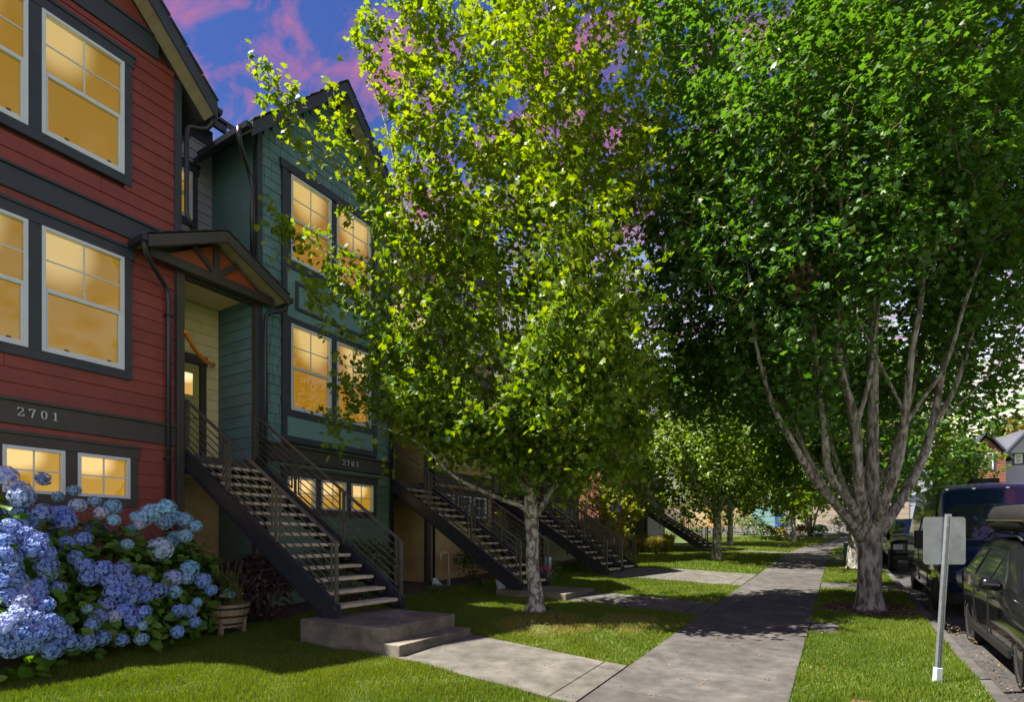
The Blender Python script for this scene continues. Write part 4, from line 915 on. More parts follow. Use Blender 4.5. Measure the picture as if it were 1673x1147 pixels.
round_tree('crape_myrtle', 'small multi-stemmed red-barked tree at the foot of the distant steps', -2.0, 51.5, 1.9, .12, 3.4, 1.9, 2.6, 90, 22, 0.22, 'leaf3', cat='small tree', base_split=True, nl=6, bark='twig')
# trees on the far side of the street and beyond
round_tree('street_tree', 'full leafy tree behind the black van across the street', 10.8, 75.0, 2.4, .22, 5.0, 4.2, 7.2, 260, 24, 0.40, 'leaf3', group='trees across the street', seed=8)
round_tree('street_tree', 'darker tree left of the van roof, across the street', 8.0, 71.0, 2.6, .22, 6.2, 4.6, 9, 210, 22, 0.45, 'leaf2', group='trees across the street', seed=9)
round_tree('street_tree', 'tall tree rising behind the garage row near the bend', 2.5, 70.0, 3, .25, 8.5, 6.0, 12, 240, 22, 0.5, 'leaf3', group='trees behind the garages', seed=12)
round_tree('street_tree', 'tree behind the garages above the blue door', -8.0, 73.0, 3, .25, 8.5, 6.5, 12, 240, 22, 0.5, 'leaf2', group='trees behind the garages', seed=13)
round_tree('street_tree', 'tree behind the garages towards the townhouse row', -17.0, 70.0, 3, .25, 8.0, 6.5, 12, 220, 22, 0.5, 'leaf3', group='trees behind the garages', seed=14)

# ---------------------------------------------------------------- shrubs and hydrangea
def leafy_mound(t, vols, n, lsize, mat, tmpl, name='foliage', up=0.5, parts=0, partname='leaf'):
    P = []; Nn = []
    tot = sum(v[1][0]*v[1][1]+v[1][2]*v[1][0] for v in vols)
    for c, r in vols:
        k = int(n*(r[0]*r[1]+r[2]*r[0])/tot); d = RNG.normal(size=(k, 3)); d[:, 2] = np.where(RNG.random(k) < .75, np.abs(d[:, 2]), d[:, 2])
        d /= np.linalg.norm(d, axis=1, keepdims=True); q = 0.70+0.34*RNG.random((k, 1))
        P.append(np.array(c)+d*q*np.array(r)); Nn.append(d)
    P = np.concatenate(P); Nn = np.concatenate(Nn)
    ok = P[:, 2] > np.array([g(a, b) for a, b, _ in P])+0.03; P = P[ok]; Nn = Nn[ok]
    Nn = Nn*0.6+np.array([0, 0, up])+RNG.normal(size=P.shape)*0.35
    tint = np.clip(RNG.normal(.45, .25, len(P)), 0, .92); sz = lsize*RNG.uniform(.6, 1.25, len(P))
    if parts:
        # the largest-showing leaves are leaves of their own
        d = np.linalg.norm(P-np.array([0, 0, CAMZ]), axis=1)/sz; idx = np.argsort(d)
        idx = idx[np.argsort(RNG.random(len(idx)))][:0].tolist()+list(idx[:parts]); s_ = set(idx)
        V, Fc = tmpl; meshes = []
        for q in (0.15, 0.45, 0.75):
            me = bpy.data.meshes.new(partname); me.from_pydata([tuple(v) for v in V], [], [tuple(f) for f in Fc]); a = me.attributes.new('tint', 'FLOAT', 'POINT'); a.data.foreach_set('value', [q]*len(V)); me.update(); meshes.append(me)
        o = off(t)
        for i in idx:
            ob = link(partname, meshes[min(2, int(tint[i]*3))], M[mat], t); ob.location = (P[i][0]-o.x, P[i][1]-o.y, P[i][2]-o.z); ob.scale = (sz[i],)*3
            ob.rotation_mode = 'QUATERNION'; q = Vector(Nn[i]).to_track_quat('Z', 'Y')
            from mathutils import Quaternion
            ob.rotation_quaternion = q @ Quaternion((0, 0, 1), RNG.random()*6.28)
        keep = np.array([i not in s_ for i in range(len(P))]); P, Nn, sz, tint = P[keep], Nn[keep], sz[keep], tint[keep]
    return scatter_mesh(name, tmpl, P, Nn, sz, tint, M[mat], t)
def stems(t, c, rad, h, n, mat='twig', r0=0.012):
    mb = MB(); rr = random.Random(int(c[0]*31+c[1]*17))
    for i in range(n):
        a = rr.uniform(0, 6.28); q = rr.uniform(.3, 1)*rad; z = g(c[0], c[1])
        p = Vector((c[0]+math.cos(a)*rad*.15, c[1]+math.sin(a)*rad*.15, z-.02)); e = Vector((c[0]+math.cos(a)*q, c[1]+math.sin(a)*q, z+h*rr.uniform(.6, 1)))
        mb.tube([p, (p+e)/2+Vector((rr.uniform(-.05,.05), rr.uniform(-.05,.05), .08)), e], [r0, r0*.7, r0*.35], 5)
    mb.build('stems', M[mat], t, smooth=True)
def shrub(name, label, x, y, rad, h, n, lsize, mat, cat='shrub', tmpl=None, parts=0, group=None, up=.5, ry=None):
    z = g(x, y); t = thing(name, label, cat, (x, y, z), group); stems(t, (x, y), rad*.8, h*.8, 9)
    ry = ry or rad
    vols = [((x, y, z+h*.45), (rad, ry, h*.55)), ((x+rad*.3, y-ry*.3, z+h*.4), (rad*.7, ry*.6, h*.5)), ((x-rad*.2, y+ry*.4, z+h*.5), (rad*.6, ry*.6, h*.5))]
    leafy_mound(t, vols, n, lsize, mat, tmpl or kite_leaf(), parts=parts, up=up); return t

HZ = g(-9, 3.5)
hy = thing('hydrangea_bush', 'huge hydrangea bush crowded with blue and pale flower heads against the red house', 'bush', (-9.2, 3.6, HZ))
stems(hy, (-9.3, 3.4), 1.3, 1.3, 26, r0=.014)
HV = [((-9.35, 2.3, HZ+.75), (1.25, 1.2, 1.42)), ((-9.30, 3.7, HZ+.60), (1.10, 1.15, 1.28)), ((-9.25, 4.75, HZ+.55), (0.90, 0.75, 1.12)), ((-8.75, 2.6, HZ+.35), (0.95, 1.1, .85)), ((-8.75, 3.9, HZ+.25), (0.85, 1.1, .75))]
leafy_mound(hy, [(c, (r[0]*1.03, r[1]*1.03, r[2]*1.03)) for c, r in HV], 5600, 0.17, 'leafh', oval_leaf(w=.62), parts=290, up=.45)
# flower heads: a ball of four-petalled florets
def head_mesh(k, nf=70):
    rr = np.random.default_rng(k); V = []; Fc = []; T = []
    for i in range(nf):
        ph = math.acos(1-1.75*(i+.5)/nf); th = i*2.39996+k
        nrm = Vector((math.sin(ph)*math.cos(th), math.sin(ph)*math.sin(th), math.cos(ph)))
        R = 0.43+rr.uniform(-.045, .05); nrm = (nrm+Vector(tuple(rr.normal(size=3)*.16))).normalized(); c = nrm*R
        u = nrm.orthogonal().normalized(); u = (u*math.cos(i)+nrm.cross(u)*math.sin(i)); w = nrm.cross(u)
        b0 = len(V); s = 0.125*rr.uniform(.8, 1.2); tn = rr.uniform(0, .30)
        for q in range(4):
            a = q*math.pi/2; d = u*math.cos(a)+w*math.sin(a); e = u*math.cos(a+.75)+w*math.sin(a+.75); f = u*math.cos(a-.75)+w*math.sin(a-.75)
            b = len(V); V += [tuple(c), tuple(c+f*s*.62+nrm*s*.22), tuple(c+d*s+nrm*s*.10), tuple(c+e*s*.62+nrm*s*.22)]; Fc += [(b, b+1, b+2), (b, b+2, b+3)]; T += [tn*.6, tn+.1, tn+.30, tn+.1]
    # dark-ish inner ball of stalks so that no light shows through
    b = len(V); n = 8
    for i in range(5):
        z = .30*math.cos(math.pi*i/4); r = .34*math.sin(math.pi*i/4)
        for j in range(n): V.append((r*math.cos(2*math.pi*j/n), r*math.sin(2*math.pi*j/n), z)); T.append(0)
    for i in range(4):
        for j in range(n): Fc.append((b+i*n+j, b+i*n+(j+1)%n, b+(i+1)*n+(j+1)%n, b+(i+1)*n+j))
    me = bpy.data.meshes.new('flower_head'); me.from_pydata(V, [], Fc); a = me.attributes.new('tint', 'FLOAT', 'POINT'); a.data.foreach_set('value', T); me.update(); me.materials.append(M['petal']); return me
HM = [head_mesh(k) for k in range(4)]
def hit(px, py):
    """first meeting of the sight line with the bush's outer shell"""
    o = np.array([0, 0, CAMZ]); d = np.array(at(px, py, 1.0))-o; best = None
    for c, r in HV:
        c = np.array(c); r = np.array(r); a = ((d/r)**2).sum(); b = 2*((d/r)*((o-c)/r)).sum(); e = (((o-c)/r)**2).sum()-1; D = b*b-4*a*e
        if D > 0:
            s = (-b-math.sqrt(D))/(2*a)
            if best is None or s < best: best = s
    return best
HEADS = [(10,778,20,'p'),(30,800,20,'p'),(35,812,22,'p'),(70,783,14,'b'),(121,802,12,'c'),(127,826,15,'w'),(155,820,12,'c'),(185,828,16,'c'),(165,838,13,'w'),(95,812,11,'c'),
 (232,848,18,'c'),(272,830,18,'c'),(222,845,12,'c'),(248,838,20,'c'),(285,846,15,'c'),(302,850,15,'c'),(320,860,12,'c'),(268,855,15,'c'),(303,876,14,'c'),(288,878,13,'c'),(228,858,10,'w'),(216,866,13,'c'),
 (262,898,24,'w'),(280,885,14,'c'),(208,890,12,'c'),(186,850,12,'c'),(310,930,18,'c'),(304,945,14,'c'),(282,946,18,'p'),(332,950,16,'b'),(345,965,12,'b'),(285,968,14,'c'),(293,998,14,'b'),(310,1000,14,'b'),(322,985,10,'c'),(318,1017,12,'b'),(290,1033,13,'b'),
 (30,838,22,'v'),(48,850,20,'v'),(70,838,18,'v'),(98,842,22,'v'),(108,852,18,'v'),(15,865,20,'v'),(40,875,20,'v'),(60,885,22,'v'),(52,898,24,'v'),(75,905,18,'v'),(110,888,16,'v'),(136,881,16,'v'),(125,912,16,'v'),(138,925,17,'v'),(146,945,18,'v'),(168,930,19,'v'),(200,932,17,'v'),(182,950,18,'v'),(205,952,20,'v'),(232,955,18,'v'),(190,968,22,'v'),(214,975,20,'v'),(238,975,14,'v'),(258,966,18,'v'),(175,990,18,'v'),(205,998,18,'v'),(235,1000,14,'v'),(216,1015,14,'v'),(160,1008,16,'v'),(186,1008,14,'w'),
 (5,885,18,'v'),(8,905,18,'v'),(18,930,20,'v'),(5,950,18,'v'),(28,948,18,'v'),(76,925,20,'v'),(78,940,16,'v'),(40,958,12,'w'),(60,960,18,'v'),(15,975,20,'v'),(36,985,22,'p'),(60,972,18,'v'),(72,990,18,'v'),(30,1005,22,'p'),(55,1012,20,'v'),(78,1015,18,'v'),(10,1020,22,'p'),(38,1035,22,'v'),(66,1035,22,'v'),(90,1020,16,'v'),(100,1035,18,'v'),(20,1060,22,'b'),(50,1055,20,'b'),(84,1062,20,'b'),(115,1050,18,'v'),(140,1050,18,'b'),(166,1043,16,'b'),(150,1022,14,'b'),(199,1046,13,'b'),(231,1045,13,'c'),(233,1023,10,'c'),(142,995,10,'c'),(0,1045,18,'b'),(22,915,16,'v'),(95,962,14,'v')]
PC = {'v': (0.095, 0.22, 0.66), 'b': (0.09, 0.27, 0.64), 'c': (0.17, 0.46, 0.68), 'p': (0.30, 0.42, 0.76), 'w': (0.42, 0.50, 0.70)}
rr = random.Random(5); hc = 0
def put_head(pos, size, col, nrm):
    o = off(hy); ob = link('flower_head', HM[rr.randrange(4)], None, hy); ob.location = (pos.x-o.x, pos.y-o.y, pos.z-o.z); ob.scale = (size*1.02, size*1.02, size*.88)
    ob.rotation_mode = 'QUATERNION'; ob.rotation_quaternion = nrm.to_track_quat('Z', 'Y'); j = rr.uniform(.82, 1.2)
    c = PC[col]; ob.color = (min(1, c[0]*j*rr.uniform(.8, 1.3)), min(1, c[1]*j), min(1, c[2]*j), 1)
for px, py, rpx, col in HEADS:
    s = hit(px, py)
    if s is None: s = hit(px, min(py+35, 1040)) or hit(px-15, py+40) or 8.1
    p = at(px, py, s-0.02); d = (Vector((0,0,CAMZ+1.0))-p).normalized(); put_head(p, 2*rpx/890*s*0.85, col, (d+Vector((rr.uniform(-.3,.3), rr.uniform(-.3,.3), .5))).normalized())
for i in range(50):     # round the sides and the back, and off to the left
    c, r = HV[rr.randrange(4)]; a = rr.uniform(0, 6.28); e = rr.uniform(.1, 1.2)
    n = Vector((math.cos(a)*math.cos(e), math.sin(a)*math.cos(e), math.sin(e))); p = Vector((c[0]+n.x*r[0], c[1]+n.y*r[1], c[2]+n.z*r[2]))
    if p.y > 2.6 and p.x > -9.4: continue
    if p.x > -10.3: put_head(p, rr.uniform(.26, .36), rr.choice('vvvbpc'), n)

shrub('laceleaf_maple', 'dark purple mounded shrub under the nearest stairs', -9.35, 6.35, 1.0, 1.25, 3000, 0.09, 'leafd', parts=0, up=.2, ry=.75)
shrub('green_shrub', 'glossy green shrub behind the nearest stairs below the lit basement windows', -9.7, 9.0, .75, 1.45, 2300, 0.10, 'leafs', ry=1.45, parts=0)
shrub('green_shrub', 'low sparse shrub at the tan wall behind the second stairs', -9.6, 13.6, .55, 1.1, 900, 0.10, 'leafs')
shrub('green_shrub', 'taller bush seen through the second stair railing', -9.4, 15.0, .8, 1.8, 1400, 0.11, 'leafs', tmpl=oval_leaf())
shrub('green_shrub', 'dark low bush by the foot of the paired stairs', -8.0, 15.6, .5, .6, 600, 0.09, 'leafs')
shrub('green_shrub', 'light green bush behind the paired stair railing', -8.9, 20.6, .9, 1.5, 1200, 0.13, 'leafs')
shrub('green_shrub', 'dark clipped bush beyond the paired stairs', -7.6, 20.9, .6, .8, 700, 0.10, 'leafs')
rb = shrub('rhododendron', 'small bush with a pink flower cluster beside the second stairs', -7.0, 13.4, .38, .55, 450, 0.10, 'leafs')
o = off(rb)
mp = pm('pink_petal', (0.55, 0.10, 0.32), 0.7, 0.15, 20, 0.1, 60)
for k in range(7):
    a = rr.uniform(0, 6.28); me = HM[k % 4].copy(); me.materials.clear(); me.materials.append(mp)
    ob = link('flower_cluster', me, None, rb); ob.location = (0.10+math.cos(a)*.16, -.25+math.sin(a)*.16, .42+rr.uniform(-.1, .12)); ob.scale = (.20,)*3
def strap_clump(label, x, y, h, n, mat='strap', w=0.016):
    z = g(x, y); t = thing('ornamental_grass', label, 'grass clump', (x, y, z)); P = []; 
    V = np.array([(-.5,0,0),(.5,0,0),(-.4,.5,.0),(.4,.5,.0),(0,1,-.25)]); Fc = np.array([(0,1,3),(0,3,2),(2,3,4)])
    k = n; a = RNG.random(k)*6.28; L = h*RNG.uniform(.6, 1.1, k); lean = RNG.uniform(.1, .9, k)
    mb = MB()
    for i in range(k):
        ca, sa = math.cos(a[i]), math.sin(a[i]); b = Vector((x+ca*.1, y+sa*.1, z)); m_ = b+Vector((ca*L[i]*.35*lean[i], sa*L[i]*.35*lean[i], L[i]*.7)); e = b+Vector((ca*L[i]*.95*lean[i], sa*L[i]*.95*lean[i], L[i]*(1-.5*lean[i])))
        s = Vector((-sa, ca, 0))*w; j = len(mb.v); mb.v += [b-s, b+s, m_-s*.8, m_+s*.8, e]; mb.f += [(j, j+1, j+3, j+2), (j+2, j+3, j+4)]
    o = mb.build('blades', M[mat], t); at_ = o.data.attributes.new('tint', 'FLOAT', 'POINT'); at_.data.foreach_set('value', np.repeat(RNG.random(k)*.9, 5).astype(np.float32)); o['kind'] = 'stuff'; return t
for i, (x, y, l) in enumerate([(-8.6, 26.2, 'pale arching grass clump left of the far double stairs'), (-8.0, 27.6, 'second arching grass clump, by the far stair foot'), (-8.9, 28.6, 'tall straw-tipped grass clump against the far house'), (-7.9, 29.6, 'green grass clump nearest the far landing block')]):
    strap_clump(l, x, y, 1.0+.1*i, 420)
for i, (x, y, l, rad, m_) in enumerate([(-4.9, 46.4, 'round green bush beside the distant driveway', .75, 'leafs'), (-3.9, 46.0, 'orange-tinged bush beside the distant driveway', .65, 'leafo'), (-2.6, 50.4, 'golden dwarf bush left of the red-barked tree', .6, 'leafo'), (-1.3, 51.0, 'dark bush right of the red-barked tree', .6, 'leafs'), (1.4, 55.0, 'clipped green bush before the far blue bins', .7, 'leafs'), (-6.9, 51.0, 'dark conifer-like bush beside the orange garage door', 1.1, 'leafs'), (-4.4, 57.5, 'round bright bush next to the blue bins at the stairs', .8, 'leafs'), (-8.8, 53.5, 'dense green bush filling the end of the lawn by the driveway', 1.3, 'leafs'), (.2, 52.5, 'low green hedge bush closing the end of the pavement', 1.0, 'leafs'), (3.0, 56.5, 'green bush on the driveway corner near the street bend', 1.4, 'leafs'), (-6.0, 49.0, 'spreading bush behind the distant lawn tree', 1.1, 'leafs')]):
    shrub('garden_bush', l, x, y, rad, rad*1.7, 420, .2, m_)
# soil-bed weeds under the tan wall
for i, (x, y, l) in enumerate([(-8.8, 10.9, 'pale green weed patch on the soil near the tan wall corner'), (-8.3, 12.2, 'low weed patch on the soil in front of the standpipe')]):
    shrub('weed_patch', l, x, y, .35, .22, 260, .06, 'leafs', cat='weeds')

# ---------------------------------------------------------------- grass and ground litter
def blocked(x, y):
    if SWL+0.02+bend(y) < x < SWR-0.02+bend(y) and -12 < y < 50: return True
    if -4.9 < x <= SWL and 5.28-.26*((x+4.9)/2.65) < y < 6.93-.3*((x+4.9)/2.65): return True
    if -7.07 < x < -4.87 and 5.28 < y < 6.95: return True
    if -6.97 < x < -5.1 and 10.82 < y < 12.48: return True
    if -5.14 < x <= SWL and 10.84 < y < 12.48: return True
    if -6.5 < x <= SWL and 15.88 < y < 19.42: return True
    if SWR < x < XC and 16.2 < y < 17.6: return True
    if SWR < x < 0 and 9.9 < y < 10.9: return True
    if -5.2 < x <= SWL and 31.0 < y < 32.4: return True
    if -9.5 < x <= SWL and 36.6 < y < 38.2: return True
    if (x-.52)**2+((y-12.85)*.9)**2 < .85**2: return True
    if (x+5.1)**2+(y-9.42)**2 < .30**2: return True
    return False
def grass(name, label, x0, x1, y0, y1, dens, h, w, seed):
    r = np.random.default_rng(seed); n = int((x1-x0)*(y1-y0)*dens); X = r.uniform(x0, x1, n); Y = r.uniform(y0, y1, n)
    ok = np.array([not blocked(a, b) for a, b in zip(X, Y)]); X, Y = X[ok], Y[ok]
    # thinned, dry patch in the sun in front of the young maple
    dp = ((X+4.3)/.75)**2+((Y-8.35)/.9)**2; dp2 = ((X+3.2)/.5)**2+((Y-9.3)/.8)**2
    ed = np.array([SWL+bend(b) for b in Y])
    keep = r.random(len(X)) > np.clip(.75-np.minimum(dp, dp2)*.45, 0, .7); X, Y = X[keep], Y[keep]; dp = np.minimum(dp, dp2)[keep]; n = len(X)
    Z = np.array([g(a, b) for a, b in zip(X, Y)])-.004
    a = r.random(n)*6.28; lean = r.uniform(.05, .75, n)*h; L = h*r.uniform(.45, 1.3, n)*(1+.25*np.sin(X*5.1+2*np.sin(Y*3.3))); b = r.random(n)*6.28
    patch = .5+.5*np.sin(X*1.3+np.sin(Y*.9)*1.7)*np.cos(Y*1.1+X*.4)
    dxw, dyw = np.cos(a)*w/2, np.sin(a)*w/2
    V = np.empty((n, 3, 3), np.float32); V[:, 0] = np.stack([X-dxw, Y-dyw, Z], 1); V[:, 1] = np.stack([X+dxw, Y+dyw, Z], 1); V[:, 2] = np.stack([X+np.cos(b)*lean, Y+np.sin(b)*lean, Z+L], 1)
    me = bpy.data.meshes.new(name); me.vertices.add(n*3); me.vertices.foreach_set('co', V.ravel()); me.loops.add(n*3); me.loops.foreach_set('vertex_index', np.arange(n*3, dtype=np.int32)); me.polygons.add(n); me.polygons.foreach_set('loop_start', np.arange(0, n*3, 3, dtype=np.int32)); me.update(calc_edges=True)
    tint = np.clip(r.normal(.40, .20, n)+.38*(patch-.5)+np.clip(.8-dp*.5, 0, .6)*.6, 0, .93); tint = np.where((r.random(n) < .02) | ((dp < 1.2) & (r.random(n) < .45)), 1.0, tint)
    at_ = me.attributes.new('tint', 'FLOAT', 'POINT'); at_.data.foreach_set('value', np.repeat(tint, 3).astype(np.float32))
    return tag(link(name, me, M['blade']), label, 'grass', kind='stuff')
grass('grass', 'short sunlit grass of the near lawn in front of the hydrangeas', -9.0, SWL, 2.0, 6.0, 8500, .055, .011, 1)
grass('grass', 'short grass between the first and second paths', -9.0, SWL, 6.0, 11.0, 4600, .055, .014, 2)
grass('grass', 'grass of the planting strip near the sign post', SWR, XC, 3.5, 12.0, 6500, .06, .013, 3)
grass('grass', 'grass between the second path and the paired stairs', -9.0, SWL, 11.0, 17.0, 2400, .06, .02, 4)
grass('grass', 'grass of the planting strip behind the big tree', SWR, XC, 12.0, 24.0, 2600, .06, .02, 5)
grass('grass', 'far lawn grass beyond the paired stairs', -9.5, SWL+.5, 17.0, 32.0, 700, .07, .035, 6)
grass('grass', 'distant lawn grass towards the garages', -9.5, 1.0, 32.0, 49.0, 260, .08, .07, 7)
# mulch ring of the big tree: chips
def chips(label, cx, cy, rx, ry, n, mat, smin=.02, smax=.06, cat='mulch', name='mulch'):
    r = np.random.default_rng(int(cx*10+cy*7+99)); a = r.random(n)*6.28; q = np.sqrt(r.random(n)); X = cx+np.cos(a)*q*rx; Y = cy+np.sin(a)*q*ry
    P = np.stack([X, Y, np.array([g(p, s) for p, s in zip(X, Y)])+r.uniform(.005, .04, n)*(1.3-q)], 1)
    o = scatter_mesh(name, kite_leaf(), P, r.normal(size=(n, 3))*.5+np.array([0, 0, 1]), r.uniform(smin, smax, n), r.random(n), M[mat]); return tag(o, label, cat)
M['chip'] = leaf_mat('bark_chip', (0.05, 0.028, 0.018), (0.20, 0.12, 0.07), 0.0, 0.9)
M['litter'] = leaf_mat('leaf_litter', (0.06, 0.04, 0.022), (0.20, 0.13, 0.06), 0.0, 0.8)
chips('reddish bark mulch ring round the foot of the big maple', .52, 12.75, 1.0, 1.1, 3800, 'chip')
chips('bark mulch round the thin white trunk farther up the strip', .45, 22.6, .9, 1.0, 900, 'chip', .04, .09)
chips('dry leaves and bark scraps at the foot of the young spotted maple', -4.95, 9.1, .75, .7, 700, 'litter', .02, .05, 'leaf litter', 'leaf_litter')
chips('fallen leaves gathered along the kerb by the parked cars', 1.60, 9.5, .12, 5, 500, 'litter', .012, .035, 'leaf litter', 'leaf_litter')
r_ = np.random.default_rng(77); mbk = MB()
MB_soil = chips('crumbs of soil and stones in the bed below the tan wall', -9.4, 11.9, 1.0, 2.2, 900, 'litter', .02, .05, 'soil', 'soil_crumbs')

def lawn_litter(label, x0, x1, y0, y1, n, smin, smax, seed, name='fallen_leaves'):
    r = np.random.default_rng(seed); X = r.uniform(x0, x1, n); Y = r.uniform(y0, y1, n)
    P = np.stack([X, Y, np.array([g(a, b) for a, b in zip(X, Y)])+np.array([.036 if blocked(a, b) else .05 for a, b in zip(X, Y)])], 1)
    o = scatter_mesh(name, kite_leaf(), P, r.normal(size=(n, 3))*.25+np.array([0, 0, 1]), r.uniform(smin, smax, n), r.random(n), M['litter']); return tag(o, label, 'leaf litter')
lawn_litter('scattered small dry leaves on the pavement and its edges', SWL-.3, SWR+.4, 4.5, 22, 420, .02, .055, 5)
lawn_litter('few dry leaves and clover heads on the near lawn', -9, SWL, 2.5, 11, 260, .015, .035, 6)
# ================================================================ SMALL THINGS BY THE HOUSES
# half-barrel planter
px_, py_ = -8.62, 5.28; z = g(px_, py_)
bp = thing('barrel_planter', 'half wine barrel planter on short wooden feet between the hydrangeas and the stairs', 'planter', (px_, py_, z))
n = 22
for i in range(n):
    a0, a1 = 2*math.pi*(i+.03)/n, 2*math.pi*(i+.97)/n; pts = []
    for zz, r in ((z+.13, .27), (z+.50, .345)):
        for rr_, aa in ((r-.022, a0), (r, a0), (r, a1), (r-.022, a1)): pts.append((px_+rr_*math.cos(aa), py_+rr_*math.sin(aa), zz))
    MB().hexa(pts).build('stave', M['barrelw'], bp)
for zz, r in ((.17, .279), (.29, .307), (.42, .337)):
    MB().lathe((px_, py_, z+zz), [(r-.002, 0), (r+.005, 0), (r+.011, .032), (r+.004, .032), (r-.002, 0)], 28).build('hoop', M['iron'], bp, smooth=True)
MB().lathe((px_, py_, z+.45), [(.001, .0), (.16, .012), (.318, -.01)], 20).build('soil', M['soil'], bp)
for a in (-.9, .5, 2.0, 3.6): MB().box(px_+.27*math.cos(a)-.03, px_+.27*math.cos(a)+.03, py_+.27*math.sin(a)-.03, py_+.27*math.sin(a)+.03, z-.01, z+.24).build('foot', M['barrelw'], bp, bevel=.004)
herb = thing('herb_plant', 'feathery green herb growing out of the half barrel', 'plant', (px_+.13, py_+.02, z+.45))
mb = MB(); P = []
for i in range(16):
    a = rr.uniform(0, 6.28); h = rr.uniform(.25, .68); b = Vector((px_+.13+rr.uniform(-.05,.05), py_+.02+rr.uniform(-.05,.05), z+.45)); e = b+Vector((math.cos(a)*.13*h*1.6, math.sin(a)*.13*h*1.6, h)); mb.tube([b, (b+e)/2+Vector((0,0,.04)), e], [.006, .004, .002], 5)
    for k in range(36): q = rr.random()**.7; p = b+(e-b)*q; P.append((p.x+rr.gauss(0,.035), p.y+rr.gauss(0,.035), p.z+rr.gauss(0,.03)))
mb.build('stems', M['twig'], herb); P = np.array(P); scatter_mesh('foliage', kite_leaf(), P, RNG.normal(size=P.shape)+np.array([0,0,.6]), RNG.uniform(.02, .05, len(P)), RNG.random(len(P))*.9, M['leaf3'], herb)
dry = thing('dry_shrub', 'bare twiggy dead shrub sticking up behind the half barrel', 'shrub', (px_-.25, py_+.05, z))
mb = MB()
for i in range(26):
    a = rr.uniform(0, 6.28); h = rr.uniform(.7, 1.25); b = Vector((px_-.3+rr.uniform(-.1,.1), py_+rr.uniform(-.1,.4), z)); e = b+Vector((math.cos(a)*.22, math.sin(a)*.3, h)); m_ = (b+e)/2+Vector((rr.uniform(-.05,.05), rr.uniform(-.05,.05), .08))
    mb.tube([b, m_, e], [.008, .006, .003], 5); mb.tube([m_, m_+Vector((rr.uniform(-.15,.15), rr.uniform(-.15,.15), .3))], [.004, .002], 4)
mb.build('twigs', M['dry'], dry)
bg_ = MB(); c = at(368, 972, 8.9)
o_ = thing('seed_bag', 'small blue and white bag lying on the rim of the half barrel', 'bag', c)
bgm = pm('printed_bag', (0.06, 0.16, 0.42), .5, .1, 4, .05, 30, col2=(.72,.78,.84), thr=(.46,.54))
MB().extrude([c+Vector((-.13,-.04,-.05)), c+Vector((.13,.0,-.05)), c+Vector((.12,.0,.05)), c+Vector((.06,-.01,.10)), c+Vector((-.08,-.04,.09))], (.03, .09, 0)).build('bag_body', bgm, o_, bevel=.015)

# standpipe and splash block at the tan house, hose tap
b = at(733, 956, 15.3); z = g(b.x, b.y)
sp = thing('standpipe', 'beige pipe with a bent top in front of the tan siding', 'pipe', (b.x, b.y, z))
MB().tube([(b.x, b.y, z), (b.x, b.y, z+.88), (b.x-.0, b.y-.03, z+.93), (b.x-.02, b.y-.30, z+.94)], .022, 8).build('riser', M['pipe'], sp, smooth=True)
MB().box(b.x-.035, b.x+.035, b.y-.035, b.y+.035, z, z+.22).build('foot_sleeve', M['galv'], sp)
MB().tube([(b.x-.02, b.y-.31, z+.94), (b.x-.02, b.y-.31, z+.72)], .03, 8).build('tap', M['chrome'], sp)
b = at(714, 956, 15.4); z = g(b.x, b.y); ob = MB().hexa([(b.x-.10,b.y-.10,z),(b.x+.16,b.y-.10,z),(b.x+.16,b.y+.10,z),(b.x-.10,b.y+.10,z),(b.x-.10,b.y-.07,z+.22),(b.x+.02,b.y-.07,z+.12),(b.x+.02,b.y+.07,z+.12),(b.x-.10,b.y+.07,z+.22)]).build('drain_boot', M['white'], bevel=.012)
tag(ob, 'white drain boot at the foot of the tan house corner downspout', 'drain')
b = at(819, 963, 14.0); z = g(b.x, b.y); pt = thing('plant_pot', 'white tapered plant pot standing beside the second stair stringer', 'pot', (b.x, b.y, z))
MB().lathe((b.x, b.y, z), [(.001, 0), (.10, 0), (.145, .25), (.155, .25), (.155, .28), (.13, .28), (.125, .22), (.001, .22)], 16).build('pot', M['white'], pt, smooth=False)
b = at(896, 928, 15.0); z = g(b.x, b.y)
ys = thing('yard_sign', 'small light blue yard sign on a wire stake behind the second stairs', 'sign', (b.x, b.y, z))
bs = pm('blue_sign', (0.16, 0.42, 0.62), .5, .1, 4, 0, 30, col2=(.62,.74,.80), thr=(.42,.58))
MB().box(b.x-.01, b.x+.01, b.y-.16, b.y+.16, z+.28, z+.78).build('board', bs, ys); MB().tube([(b.x, b.y, z), (b.x, b.y, z+.30)], .008, 6).build('stake', M['galv'], ys)
# garland at the door of 2701
p0, p1 = Vector((XF+.05, 5.58, 5.42)), Vector((-11.78, 6.90, 5.40))
gr = thing('flower_garland', 'orange marigold garland strung across the porch doorway', 'garland', p0, None)
N_ = 30; bd = MB().lathe((0,0,0), [(.001,-.5),(.38,-.34),(.52,-.05),(.42,.25),(.2,.42),(.001,.46)], 9)
me = bpy.data.meshes.new('blossom'); me.from_pydata(bd.v, [], bd.f); me.update(); me.materials.append(M['orange'])
for i in range(N_+1):
    t = i/N_; p = p0.lerp(p1, t)+Vector((0, 0, -.14*4*t*(1-t))); ob = link('blossom', me, None, gr, smooth=False); ob.location = p-p0; ob.scale = (.085*rr.uniform(.85,1.15),)*3; ob.rotation_euler = (rr.uniform(0,3), rr.uniform(0,3), rr.uniform(0,3))
MB().tube([p0.lerp(p1, i/12)+Vector((0,0,-.56*(i/12)*(1-i/12))) for i in range(13)], .006, 5).build('string', M['dry'], gr)

